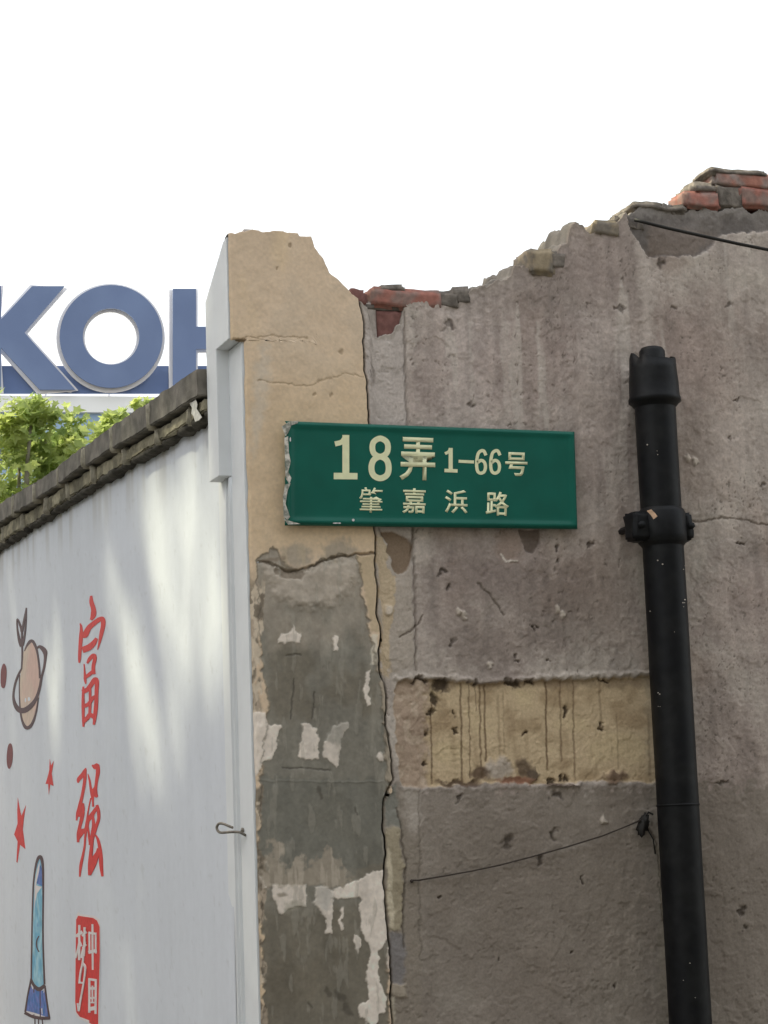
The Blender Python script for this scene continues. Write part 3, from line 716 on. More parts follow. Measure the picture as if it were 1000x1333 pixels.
for st in ([(210, 45, 22), (212, 100, 40), (232, 170, 46), (232, 225, 52), (212, 270, 26)],
           [(105, 310, 12), (115, 350, 26), (112, 450, 38), (105, 550, 34), (100, 640, 30), (97, 685, 16)],
           [(115, 400, 30), (150, 420, 60), (190, 350, 50), (240, 305, 46), (290, 270, 44), (322, 268, 46), (328, 320, 44), (312, 400, 38), (295, 480, 26), (275, 560, 8)],
           [(140, 560, 60), (190, 540, 60), (235, 500, 50), (262, 455, 30)],
           [(178, 690, 18), (200, 650, 36), (235, 615, 36), (250, 640, 34), (235, 720, 34), (238, 790, 36)],
           [(145, 700, 10), (152, 780, 18), (158, 850, 26), (165, 890, 10)],
           [(150, 840, 22), (190, 805, 34), (240, 765, 34)],
           [(140, 920, 18), (138, 1050, 30), (140, 1180, 28), (143, 1300, 20)],
           [(138, 965, 44), (180, 945, 42), (215, 900, 42), (250, 850, 46), (270, 870, 40), (268, 960, 36), (265, 1080, 38), (255, 1200, 36), (246, 1280, 22)],
           [(205, 900, 24), (207, 1050, 26), (202, 1200, 26)],
           [(145, 1105, 38), (190, 1085, 34), (230, 1030, 34), (262, 1010, 30)],
           [(145, 1255, 36), (180, 1220, 40), (210, 1190, 44), (245, 1215, 30)]):
    f.stroke(z(st), 30 * .1351)
f.build('painted_character', m_red, mural)['label'] = 'red brush character 富'
f = Flat(mp, T); z = zf(90, 985, .12)
for st in ([(102, 280, 20), (110, 245, 44), (150, 200, 46), (180, 150, 36), (186, 125, 12)],
           [(180, 150, 36), (178, 240, 36), (165, 340, 34), (145, 440, 34), (120, 540, 40), (95, 620, 32), (84, 690, 16)],
           [(155, 510, 28), (145, 580, 62), (120, 640, 40), (155, 600, 40), (140, 680, 40), (120, 760, 36), (105, 840, 40), (100, 925, 26)],
           [(105, 890, 30), (140, 820, 60), (190, 790, 46), (210, 700, 44), (245, 650, 50), (290, 585, 40), (320, 545, 34)],
           [(195, 770, 30), (180, 880, 24), (172, 980, 24), (150, 1090, 30), (130, 1190, 32), (120, 1300, 16)],
           [(262, 95, 16), (295, 110, 56), (320, 95, 40), (325, 170, 42), (312, 250, 34), (300, 330, 34), (285, 390, 70), (315, 435, 26)],
           [(213, 190, 8), (232, 260, 22), (245, 340, 26), (262, 410, 40), (268, 480, 22), (272, 540, 22)],
           [(245, 450, 12), (225, 540, 14), (212, 610, 16), (205, 680, 26)],
           [(315, 530, 30), (332, 600, 34), (332, 680, 32), (305, 760, 36), (275, 840, 44), (250, 900, 44), (232, 955, 22)],
           [(268, 640, 26), (278, 740, 34), (268, 820, 40), (258, 940, 36), (245, 1060, 40), (230, 1180, 34), (232, 1280, 34)],
           [(215, 760, 12), (226, 860, 26), (236, 940, 26)],
           [(235, 1280, 28), (262, 1180, 74), (290, 1110, 70), (320, 1050, 46), (330, 1000, 30)],
           [(300, 850, 12), (325, 900, 26), (345, 990, 34), (355, 1090, 40), (360, 1190, 36), (372, 1295, 22)]):
    f.stroke(z(st), 30 * .12)
f.build('painted_character', m_red, mural)['label'] = 'red brush character 强'
# seal
z = zf(85, 1180, .1148)
f = Flat(mp, .0002); f.poly(z([(118, 130), (150, 60), (172, 85), (350, 110), (400, 150), (412, 250), (400, 1400), (330, 1360), (140, 1260), (112, 1180)]))
f.build('seal_edge', m_pale, mural)
f = Flat(mp, .0006); f.poly(z([(128, 150), (150, 105), (330, 132), (372, 160), (402, 230), (404, 560), (385, 1200), (384, 1375), (260, 1310), (170, 1255), (130, 1200), (118, 1080), (122, 560)]))
f.build('painted_seal', m_red, mural)['label'] = 'red seal stamp lettered 中国梦'
f = Flat(mp, .0009)
for st, wd in (([(322, 205), (322, 715)], 22), ([(285, 290), (285, 520)], 22), ([(360, 300), (360, 530)], 20), ([(280, 300), (366, 310)], 24), ([(280, 520), (366, 500)], 36),
               ([(284, 820), (284, 1200)], 26), ([(360, 830), (358, 1215)], 24), ([(280, 825), (366, 838)], 26), ([(284, 1165), (360, 1150)], 44), ([(300, 930), (345, 930)], 30), ([(300, 1040), (345, 1035)], 22), ([(300, 1090), (345, 1090)], 16), ([(322, 900), (322, 1090)], 16),
               ([(168, 215), (168, 605)], 24), ([(135, 335), (200, 290)], 34), ([(166, 420), (150, 500), (128, 580)], 22), ([(172, 400), (190, 450)], 24), ([(232, 240), (230, 400), (222, 560)], 24), ([(205, 330), (255, 290)], 24),
               ([(240, 400), (205, 520), (195, 580)], 22), ([(215, 470), (250, 430)], 24), ([(215, 570), (210, 640), (185, 760), (172, 870)], 20), ([(212, 645), (240, 690), (232, 800), (205, 960), (185, 1060), (165, 1185)], 20), ([(175, 860), (215, 870)], 16), ([(150, 1100), (160, 1180)], 14)):
    f.stroke(z(st), wd * .1148, 4)
f.build('seal_lettering', m_pale, mural)
# stars
z = zf(0, 960, .1276)
f = Flat(mp, T); f.poly(z([(182, 615), (210, 760), (222, 800), (272, 690), (248, 830), (236, 940), (262, 1140), (205, 1095), (178, 1280), (168, 1270), (180, 1060), (145, 990), (180, 880), (176, 740)])); f.build('painted_star', m_red, mural)['label'] = 'larger red star'
f = Flat(mp, T); f.poly(z([(506, 220), (518, 290), (545, 240), (526, 370), (545, 495), (512, 480), (498, 585), (492, 475), (465, 475), (492, 380), (502, 330)])); f.build('painted_star', m_red, mural)['label'] = 'smaller red star'
f = Flat(mp, T); f.poly(z([(100, 60), (122, 90), (128, 190), (116, 280), (92, 322), (70, 285), (66, 190), (78, 90)]), 4); f.build('painted_dot', m_dkred, mural)
z = zf(0, 780, .1351)
f = Flat(mp, T); f.poly(z([(42, 620), (62, 660), (64, 740), (50, 840), (28, 858), (10, 825), (10, 720), (22, 650)]), 4); f.build('painted_dot', m_dkred, mural)
# ringed planet with a two-leafed sprout
f = Flat(mp, T * .6)
f.poly(z([(305, 395), (345, 440), (375, 560), (386, 700), (380, 900), (360, 1080), (310, 1220), (262, 1240), (225, 1180), (205, 1080), (192, 960), (195, 800), (210, 650), (225, 520), (260, 430)]), 4)
f.build('painted_planet', m_peach, mural)
f = Flat(mp, T * 1.6)
for st in ([(240, 500, 8), (268, 440, 22), (305, 405, 36), (340, 440, 26), (365, 520, 18), (382, 660, 16), (386, 760, 16)],
           [(192, 730, 10), (190, 900, 10), (198, 1060, 16), (222, 1180, 22), (262, 1240, 34), (310, 1210, 26), (350, 1100, 16), (372, 950, 12)],
           [(365, 470, 18), (390, 458, 30), (432, 500, 44), (438, 560, 26), (425, 660, 20), (400, 760, 20), (385, 850, 22), (355, 950, 28), (310, 1020, 42), (245, 1070, 52), (185, 1065, 50), (145, 1010, 36), (130, 930, 22), (145, 830, 20), (175, 740, 20), (212, 670, 16)],
           [(212, 670, 14), (218, 560, 16), (216, 450, 16)],
           [(210, 450, 34), (190, 390, 26), (172, 280, 14), (172, 190, 12), (205, 270, 22), (216, 310, 22), (235, 210, 20), (258, 85, 12)],
           [(258, 100, 10), (252, 250, 14), (236, 370, 20), (218, 440, 30)], [(215, 300, 16), (214, 380, 16), (213, 440, 20)]):
    f.stroke(z(st), 16 * .1351)
f.build('painted_outline', m_maroon, mural)
# rocket
z = zf(20, 1105, .171)
f = Flat(mp, T * .5); f.poly(z([(192, 60), (212, 130), (215, 400), (215, 800), (222, 1030), (180, 1070), (130, 1010), (122, 900), (130, 500), (145, 250), (165, 110)]), 3); f.build('painted_rocket', m_skyb, mural)
f = Flat(mp, T * .9)
f.poly(z([(198, 120), (210, 180), (208, 285), (165, 262), (160, 220), (180, 160)]))
f.poly(z([(118, 1040), (140, 1060), (185, 1085), (225, 1075), (245, 1200), (258, 1285), (150, 1265), (75, 1235), (95, 1120)]))
for a in ((168, 500, 590, 14), (168, 840, 860, 14), (168, 900, 940, 14)): f.stroke(z([(a[0], a[1], 9), (a[0] + 3, a[2], 12)]), 3, 2)
f.build('painted_rocket_trim', m_blue, mural)
f = Flat(mp, T * 1.0)
f.poly(z([(190, 90), (172, 150), (160, 215), (150, 270), (158, 290), (170, 240), (188, 160)])); f.poly(z([(150, 275), (205, 290), (170, 340), (155, 400), (146, 480)]))
f.poly(z([(80, 1225), (160, 1255), (255, 1285), (250, 1300), (130, 1280), (70, 1250)])); f.stroke(z([(122, 1040, 8), (145, 1110, 12), (150, 1200, 6)]), 3); f.stroke(z([(215, 1080, 20), (200, 1160, 14), (205, 1260, 6)]), 3)
f.build('painted_highlight', m_pale, mural)
f = Flat(mp, T * 1.6)
for st in ([(120, 1010, 12), (125, 800, 12), (132, 500, 12), (142, 260, 13), (165, 110, 18), (192, 60, 26), (212, 120, 18), (216, 300, 13), (213, 700, 12), (224, 1030, 14)],
           [(118, 990, 14), (140, 1040, 22), (180, 1070, 32), (226, 1040, 22)], [(118, 1000, 14), (92, 1120, 12), (74, 1240, 14)], [(228, 1050, 12), (245, 1180, 12), (262, 1285, 14)],
           [(72, 1250, 22), (130, 1278, 24), (200, 1290, 24), (265, 1288, 24)], [(190, 1080, 8), (190, 1280, 8)], [(140, 1060, 8), (138, 1270, 8)], [(182, 665, 8), (166, 700, 10), (166, 750, 10), (182, 785, 8)],
           [(145, 1295, 6), (148, 1400, 6)], [(175, 1300, 6), (172, 1400, 6)], [(205, 1300, 6), (215, 1400, 6)]):
    f.stroke(z(st), 12 * .171)
f.build('painted_outline', m_maroon, mural)

# ================================================================== STREET-NUMBER SIGN
m_green = mat('green_enamel', (.003, .115, .082), .42, .10, 12, .08, 90, .0005, .3)
m_cream = mat('cream_lettering', tuple(A(198, 198, 152)), .5, .05, 60, .05)
m_rust = mat('chipped_enamel_edge', tuple(A(176, 170, 160)), .8, .15, 120, .3, col2=tuple(A(110, 112, 102)), cscale=70)
YS = -.022
c00, c10, c11, c01 = (on(371, 548, 1, YS), on(748, 562, 1, YS), on(752, 689, 1, YS), on(371, 684, 1, YS))
sx0 = (c00.x + c01.x) / 2; sx1 = (c10.x + c11.x) / 2
def sg(u, v, l=0):      # sign coordinates 0..1 -> world
    a = c00.lerp(c10, u); b = c01.lerp(c11, u); p = a.lerp(b, v); return Vector((p.x, YS - l, p.z))
sign = empty('street_number_sign', (c01.x, YS, c01.z), 'green enamel lane plate with cream numerals and street name, nailed across pillar and wall', 'sign')
nu, nv = 120, 44
V = []; Fc = []
def edge_noise(u, v):
    return 0
for j in range(nv + 1):
    for i in range(nu + 1):
        u, v = i / nu, j / nv
        du, dv = min(u, 1 - u) * .78, min(v, 1 - v) * .28            # metres to the edge
        d = min(du, dv)
        h = .012 * min(1, d / .004) ** .5                              # rolled edge
        h += -.0045 * (1 / (1 + math.exp(-(d - .017) / .0016)))       # sunken field inside a raised rim
        p = sg(u, v, 0); n1 = mnoise.noise(Vector((u * 3, v * 2, 4))) * .0008
        p.y -= h + n1 * min(1, d / .02)
        # nibbled left edge
        if i == 0: p.x += max(0, mnoise.noise(Vector((1, v * 9, 2))) * .014)
        V.append(p)
n0 = len(V)
rim = [(i, 0) for i in range(nu + 1)] + [(nu, j) for j in range(1, nv + 1)] + [(i, nv) for i in range(nu - 1, -1, -1)] + [(0, j) for j in range(nv - 1, 0, -1)]
for j in range(nv):
    for i in range(nu):
        a = j * (nu + 1) + i; Fc.append((a, a + nu + 1, a + nu + 2, a + 1))
for (i, j) in rim: q_ = V[j * (nu + 1) + i]; V.append(Vector((q_.x, YS + .001, q_.z)))
for k, (i, j) in enumerate(rim):
    k2 = (k + 1) % len(rim); i2, j2 = rim[k2]
    Fc.append((j * (nu + 1) + i, j2 * (nu + 1) + i2, n0 + k2, n0 + k))
Fc.append(tuple(n0 + k for k in range(len(rim))))
pydata('plate', V, Fc, m_green, sign, True)
# chipped enamel along the left and bottom edges (photo coordinates on the plate's face)
def sp(a, b, l): return on(a, b, 1, YS - .0125 - l)
f = Flat(sp, .0006)
z = zf(350, 530, .42)
for pts in ([(40, 60), (62, 45), (92, 42), (90, 50), (70, 56), (60, 80), (52, 90)], [(48, 95), (60, 90), (62, 140), (68, 170), (60, 200), (70, 220), (64, 238), (52, 220), (50, 150)],
            [(50, 240), (68, 235), (58, 260), (52, 300), (66, 340), (58, 350), (46, 340), (44, 280)], [(44, 345), (64, 352), (98, 362), (60, 364)]):
    f.poly(z(pts))
f.build('chipped_edge', m_rust, sign)
for x, y, rx, ry in ((460, 677, 1.8, 1.8), (437, 681, 4, .8), (442, 681, 2, .9), (378, 572, 1, 3)):
    f = Flat(sp, .0006)
    f.poly([(x + rx * math.cos(t), y + ry * math.sin(t)) for t in np.linspace(0, 2 * math.pi, 9)[:-1]])
    f.build('enamel_chip', m_pale, sign)
# digits
def sp2(a, b, l): return on(a, b, 1, YS - .0081 - l)
z = zf(420, 550, .3)
def digits(strokes, name):
    f = Flat(sp2, .0003)
    for st, wd, cl in strokes: f.stroke(z(st), wd * .3, 5 if len(st) > 2 else 0, cl)
    f.build(name, m_cream, sign)
digits([([(101, 60), (101, 240)], 30, 0), ([(54, 232), (146, 233)], 28, 0), ([(58, 92), (84, 84), (98, 64)], 22, 0)], 'digit')
digits([([(250, 69), (276, 82), (284, 106), (277, 134), (250, 148), (223, 134), (216, 106), (224, 82)], 25, 1), ([(250, 148), (278, 163), (287, 196), (279, 228), (250, 242), (221, 228), (212, 196), (222, 163)], 26, 1)], 'digit')
digits([([(556, 114), (556, 205)], 18, 0), ([(532, 208), (583, 210)], 15, 0), ([(534, 134), (548, 126), (554, 114)], 13, 0)], 'digit')
digits([([(593, 168), (655, 171)], 13, 0)], 'dash')
for dx in (0, 61):
    digits([([(p[0] + dx, p[1]) for p in [(708, 140), (700, 124), (688, 123), (676, 134), (670, 160), (669, 190), (674, 212), (687, 220), (702, 212), (707, 192), (702, 172), (688, 164), (675, 172)]], 14, 0)], 'digit')
# characters from Blender's own built-in type
def glyph(ch, quad, bold, name):
    cu = bpy.data.curves.new('g', 'FONT'); cu.body = ch; cu.resolution_u = 3; cu.offset = bold
    o = bpy.data.objects.new('g', cu); COL.objects.link(o); bpy.context.view_layer.update()
    me = bpy.data.meshes.new_from_object(o); bpy.data.objects.remove(o)
    vs_ = [v.co.copy() for v in me.vertices]
    x0 = min(v.x for v in vs_); x1 = max(v.x for v in vs_); y0 = min(v.y for v in vs_); y1 = max(v.y for v in vs_)
    (ax, ay), (bx, by), (cx, cy), (dx, dy) = quad      # tl tr br bl
    bm = bmesh.new(); bm.from_mesh(me)
    for v in bm.verts:
        s, t = (v.co.x - x0) / (x1 - x0), (y1 - v.co.y) / (y1 - y0)
        X_ = (ax * (1 - s) + bx * s) * (1 - t) + (dx * (1 - s) + cx * s) * t
        Y_ = (ay * (1 - s) + by * s) * (1 - t) + (dy * (1 - s) + cy * s) * t
        v.co = sp2(X_, Y_, .0002)
    ex = bmesh.ops.extrude_face_region(bm, geom=bm.faces[:])
    for g in ex['geom']:
        if isinstance(g, bmesh.types.BMVert): g.co.y -= .0002
    bmesh.ops.recalc_face_normals(bm, faces=bm.faces[:])
    bm.to_mesh(me); bm.free(); me.name = name; me.materials.clear()
    link(name, me, m_cream, sign)
def q3(pts): return z(pts)
glyph('弄', q3([(336, 62), (490, 68), (488, 252), (334, 250)]), .014, 'character')
glyph('号', q3([(794, 128), (890, 131), (888, 233), (792, 231)]), .018, 'character')
glyph('肇', q3([(160, 280), (264, 283), (262, 393), (158, 391)]), .006, 'character')
glyph('嘉', q3([(346, 284), (448, 287), (448, 396), (346, 393)]), .013, 'character')
glyph('浜', q3([(531, 291), (630, 294), (629, 396), (530, 393)]), .015, 'character')
glyph('路', q3([(710, 298), (810, 302), (808, 406), (708, 402)]), .015, 'character')

# ================================================================== DRAIN PIPE
m_pipe = mat('black_painted_iron', (.0045, .005, .0065), .5, .3, 40, .25, 60, .001, .22, col2=(.010, .0105, .011), cscale=12)
m_cut = mat('chipped_to_rust', tuple(A(176, 142, 112)), .9, .2, 90)
YP = -.088
pa = on(854, 520, 1, YP); pb = on(897, 1333, 1, YP)
PXc = (on(858, 580, 1, YP).x + on(878, 950, 1, YP).x + on(894, 1300, 1, YP).x) / 3
PR = .0575
pipe = empty('drain_pipe', (PXc, YP, 0), 'black cast-iron drain pipe with an open broken socket at its top', 'pipe')
def lathe(name, prof_, m, wob=.0015, n=40, jag=None, seed=0):
    V, Fc = [], []
    for r, z_ in prof_:
        for k in range(n):
            g = 2 * math.pi * k / n
            rr = r * (1 + wob * 8 * mnoise.noise(Vector((math.cos(g) * 1.5, math.sin(g) * 1.5, z_ * 9 + seed))))
            zz = z_ + (jag(g) if jag and (r, z_) in jag_set else 0)
            V.append((PXc + rr * math.cos(g), YP + rr * math.sin(g), zz))
    for i in range(len(prof_) - 1):
        for k in range(n):
            k2 = (k + 1) % n; Fc.append((i * n + k, i * n + k2, (i + 1) * n + k2, (i + 1) * n + k))
    return pydata(name, V, Fc, m, pipe, True)
zz_ = lambda py: on(856, py, 1, YP - PR).z
zt_, zb_ = zz_(468), zz_(517)
jag_set = set()
body = [(PR, z_) for z_ in np.linspace(0, zz_(512), 60)]
lathe('pipe_length', body, m_pipe)
RS = .0705
top_o = (RS - .005, zt_); top_i = (RS - .013, zt_)
jag_set = {top_o, top_i}
lathe('socket', [(PR, zb_ - .018), (RS - .003, zb_ - .006), (RS + .003, zb_ - .002), (RS + .003, zb_ + .008), (RS, zb_ + .014), (RS - .001, (zt_ + zb_) / 2), (RS - .004, zt_ - .02), top_o, top_i, (RS - .014, zt_ - .03), (.03, zt_ - .04)], m_pipe,
      jag=lambda g: .006 + .018 * max(0, mnoise.noise(Vector((math.cos(g) * 2.2, math.sin(g) * 2.2, 5)))) + .02 * (max(0, math.cos(g * 1.0)) ** 14 + max(0, -math.cos(g)) ** 14) + .004 * mnoise.noise(Vector((g * 7, 0, 0))))
zs_ = zz_(446)
jag_set = set()
lathe('inner_stub', [(.036, zt_ - .05), (.036, zs_ - .012), (.030, zs_ - .002), (.018, zs_ + .002), (.001, zs_ + .002)], m_pipe, .004, seed=3)
# clamp: a collar with two lugs bolted back to the wall
zc1, zc0 = zz_(662), zz_(702)
lathe('collar', [(PR, zc0 - .012), (PR + .006, zc0 - .004), (PR + .010, zc0), (PR + .011, zc0 + .02), (PR + .010, zc1 - .004), (PR + .006, zc1 + .004), (PR, zc1 + .010)], m_pipe, .004, seed=9)
for s in (-1, 1):
    ext = .046 if s < 0 else .022
    x0 = PXc + s * (PR - .01); x1 = PXc + s * (PR + ext)
    rough_box('lug', (min(x0, x1), YP - .035, zc0 + .002), (max(x0, x1), YP + .03, zc1 - .004), m_pipe, pipe, .005, .012, 200 + s, .006, 24)
    xm = PXc + s * (PR + ext * .55)
    tube('bolt', [(xm, YP - .046, (zc0 + zc1) / 2), (xm, .0, (zc0 + zc1) / 2)], .010, m_pipe, pipe, 6)
f = Flat(lambda a, b, l: on(a, b, 1, YP - PR - .0125 - l), .0012)
f.poly([(842, 665), (848, 663), (853, 668), (856, 672), (851, 676), (847, 670)]); f.build('paint_chip', m_cut, pipe)
def on_pipe(a, b, l):   # nearest hit on the pipe's cylinder
    d = ray(a, b); o = CAM - Vector((PXc, YP, 0)); rr = PR + .0015 + l
    A_ = d.x ** 2 + d.y ** 2; B_ = 2 * (o.x * d.x + o.y * d.y); C_ = o.x ** 2 + o.y ** 2 - rr * rr
    disc = max(0, B_ * B_ - 4 * A_ * C_); t = (-B_ - math.sqrt(disc)) / (2 * A_); return CAM + d * t
f = Flat(on_pipe, .0004)
for i in range(20):
    x, y = random.choice([(848, 795), (853, 796), (846, 775), (852, 870), (857, 900), (859, 920), (890, 740), (891, 785), (856, 588), (905, 1302)]) if i < 14 else (random.uniform(848, 885), random.uniform(560, 1320))
    if i >= 14: x += (y - 700) * .045
    x += random.uniform(-2, 2); y += random.uniform(-5, 5); r_ = random.uniform(.5, 1.3)
    f.poly([(x + r_ * math.cos(t), y + r_ * random.uniform(.6, 1) * math.sin(t)) for t in np.linspace(0, 2 * math.pi, 7)[:-1]])
f.build('plaster_speck', mat('pale_speck', tuple(A(150, 142, 132)), .9), pipe)['kind'] = 'stuff'
# a fine lap seam low on the pipe
zsm = on(888, 1047, 1, YP - PR).z
lathe('seam', [(PR, zsm - .004), (PR + .002, zsm - .003), (PR + .002, zsm + .001), (PR, zsm + .002)], m_pipe)

# ================================================================== WIRES, HOOK
m_wire = mat('dark_wire', (.02, .018, .016), .6, .2)
m_rwire = mat('rusty_thin_wire', (.055, .042, .034), .7, .2)
P0 = [on(x, y, 1, yv) for x, y, yv in ((826, 286, .0), (838, 289, -.012), (870, 297, -.03), (910, 306, -.05), (960, 317, -.07), (1005, 326, -.09), (1100, 343, -.12), (1260, 366, -.15))]
ca = tube('power_cable', P0, .0052, m_wire, None, 8); tag(ca, 'thick black cable leaving the broken wall top towards the right', 'cable')
P1 = [on(x, y, 1, yv) for x, y, yv in ((536, 1146, -.004), (545, 1146, -.012), (575, 1141, -.014), (614, 1134, -.016), (652, 1126, -.018), (690, 1116, -.02), (740, 1102, -.022), (785, 1088, -.024), (815, 1076, -.024), (838, 1066, -.022))]
wi = tube('thin_wire', P1, .0022, m_rwire, None, 6); tag(wi, 'thin rusty wire sagging across the lower wall to the black knot', 'wire')
nl = tube('nail', [on(536, 1147, 1, -.016), on(536, 1147, 1, .01)], [.005, .004], m_rwire, None, 8); tag(nl, 'rusty nail holding the left end of the thin wire', 'nail')
bm = bmesh.new(); kp = on(838, 1074, 1, -.020)
bmesh.ops.create_icosphere(bm, subdivisions=3, radius=1)
for v in bm.verts:
    c = v.co.copy(); k = 1 + .5 * mnoise.noise(c * 2.1) + .25 * mnoise.noise(c * 5)
    v.co = kp + Vector((c.x * .015 * k + c.z * .008, c.y * .012 * k, c.z * .030 * k))
me = bpy.data.meshes.new('cable_knot'); bm.to_mesh(me); bm.free()
kn = empty('cable_knot', kp, 'black tarred lump of knotted cable beside the drain pipe', 'knot')
link('knot_body', me, m_wire, kn, True)
tube('cable_end', [kp + Vector((.004, 0, .02)), kp + Vector((.014, -.006, .034)), kp + Vector((.03, .0, .028))], .003, m_wire, kn, 6)
tube('cable_end', [kp + Vector((.01, 0, -.01)), kp + Vector((.026, -.002, -.04)), kp + Vector((.034, .006, -.08))], .0018, m_wire, kn, 6)

hk = catmull([(303, 1077.5), (296, 1074.5), (290, 1072.2), (285, 1072.3), (282.3, 1077), (284, 1082), (288, 1084), (295, 1083.6), (302, 1083), (312, 1083.5), (317, 1086), (320, 1087.5)], 4)
m_steel = mat('dull_steel_wire', (.22, .20, .17), .5, .3, 90, .2, metallic=.5)
def hook_pt(a, b):
    t = (320 - a) / 38; return on(a, b, 0, -.004 - .10 * max(0, t) ** .8 * .6)
hook = empty('wire_hook', on(320, 1086, 0, 0), 'bent steel wire loop hanging off the white side of the pillar', 'hook')
tube('loop', [hook_pt(p[0], p[1]) for p in hk], .0036, m_steel, hook, 8)
ap = on(318, 1083, 0, -.003)
tube('nail', [ap + Vector((-.008, 0, .006)), ap + Vector((.012, 0, 0))], [.006, .004], m_steel, hook, 8)

# ================================================================== FAR ROOFTOP LETTERS
FN = Vector((math.sin(YAW - R(12)), math.cos(YAW - R(12)), 0)); FC = at_dist(120, 445, 46)
def far(a, b, l=0.0):
    d = ray(a, b); t = (FC - CAM).dot(FN) / d.dot(FN); return CAM + d * t - FN * l
fdep = .30
m_lb = mat('blue_letter_panel', (.14, .19, .33), .55, .05, .8, 0, col2=(.16, .215, .36), cscale=.7)
m_lw = mat('white_letter_trim', (.80, .78, .80), .6, .03, 1, 0)
m_band = mat('blue_backing_band', (.12, .175, .34), .5, .08, 1, 0)
bld = empty('far_building', far(60, 1150), 'far pale building carrying big blue rooftop letters, seen beyond the coping and tree', 'building')
def box_between(name, p, q, depth, m, parent, lift=0):
    a, b, c, d = far(p[0], p[1], lift), far(q[0], p[1], lift), far(q[0], q[1], lift), far(p[0], q[1], lift)
    V = [a, b, c, d] + [x + FN * depth for x in (a, b, c, d)]
    return pydata(name, V, [(0, 3, 2, 1), (4, 5, 6, 7), (0, 1, 5, 4), (1, 2, 6, 5), (2, 3, 7, 6), (3, 0, 4, 7)], m, parent)
m_facade = mat('pale_blue_facade', (.30, .42, .58), .4, .06, .6, 0)
m_fwin = mat('facade_window', (.06, .09, .13), .15, .1, 1, 0, spec=.6)
m_parapet = mat('white_parapet', (.85, .85, .84), .6, .02, 1, 0)
zg = far(60, 1150).z
def fbox(name, x0, y0, x1, depth, m, parent, lift, zb=0, y1=None):
    a, b = far(x0, y0, lift), far(x1, y0, lift); zt0 = (a.z + b.z) / 2
    zb_ = zb if y1 is None else (far(x0, y1, lift).z + far(x1, y1, lift).z) / 2
    V = []
    for zq in (zt0, zb_):
        for p in (a, b, b + FN * depth, a + FN * depth): V.append((p.x, p.y, zq))
    return pydata(name, V, [(0, 1, 2, 3), (7, 6, 5, 4), (0, 4, 5, 1), (1, 5, 6, 2), (2, 6, 7, 3), (3, 7, 4, 0)], m, parent)
fbox('facade', -140, 537, 330, 9, m_facade, bld, 0)
fbox('parapet', -143, 517, 333, 9.2, m_parapet, bld, .12, y1=538)
for r_ in range(5):
    for c_ in range(9):
        x = -120 + c_ * 48; y = 565 + r_ * 90
        fbox('window', x, y, x + 32, .1, m_fwin, bld, .05, y1=y + 42)
rs = empty('rooftop_letters', far(120, 515), 'huge blue rooftop letters K O H with white edging, cut off by pillar', 'sign')
f = Flat(lambda a, b, l: far(a, b, l), .05)
f.poly([(-60, 477), (262, 477), (330, 477), (330, 513), (-60, 513)]); f.build('backing_band', m_band, rs)
def flat_at(l0, th): return Flat(lambda a, b, l: far(a, b, l0 + l), th)
Kp = [(-42, 377), (1, 377), (1, 420), (41, 377), (83, 377), (31, 437), (97, 511), (51, 511), (1, 457), (1, 511), (-42, 511)]
f = flat_at(.08, .06); f.stroke(Kp, 9, 0, True); f.build('letter_edge', m_lw, rs)
f = flat_at(.22, .06); f.poly(Kp); f.build('letter', m_lb, rs)['label'] = 'blue letter K'
def ring(r0_, r1_, l0, name, m, th=.05):
    V, Fc = [], []; n = 64
    for k in range(n):
        g = 2 * math.pi * k / n
        for r_ in (r0_, r1_):
            V.append(far(143 + r_ * math.cos(g), 443 + r_ * math.sin(g), l0 + th)); V.append(far(143 + r_ * math.cos(g), 443 + r_ * math.sin(g), l0))
    for k in range(n):
        a = k * 4; b = ((k + 1) % n) * 4
        Fc += [(a, b, b + 2, a + 2), (a, a + 1, b + 1, b), (a + 2, b + 2, b + 3, a + 3), (a + 1, a + 3, b + 3, b + 1)]
    return pydata(name, V, Fc, m, rs)
ring(33.5, 70.5, .15, 'letter_edge', m_lw); ring(36.5, 66.5, .30, 'letter', m_lb)['label'] = 'blue letter O'
Hp = [(223, 381), (253, 381), (253, 430), (288, 430), (288, 381), (318, 381), (318, 512), (288, 512), (288, 459), (253, 459), (253, 512), (223, 512)]
f = flat_at(.10, .06); f.stroke(Hp, 8, 0, True); f.build('letter_edge', m_lw, rs)
f = flat_at(.26, .06); f.poly(Hp); f.build('letter', m_lb, rs)['label'] = 'blue letter H'
for x in (-20, 60, 143, 238, 300):
    a = far(x, 512, -.2); fb = fbox('strut', x - 1.5, 500, x + 1.5, .1, m_lw, rs, -.25, y1=519)

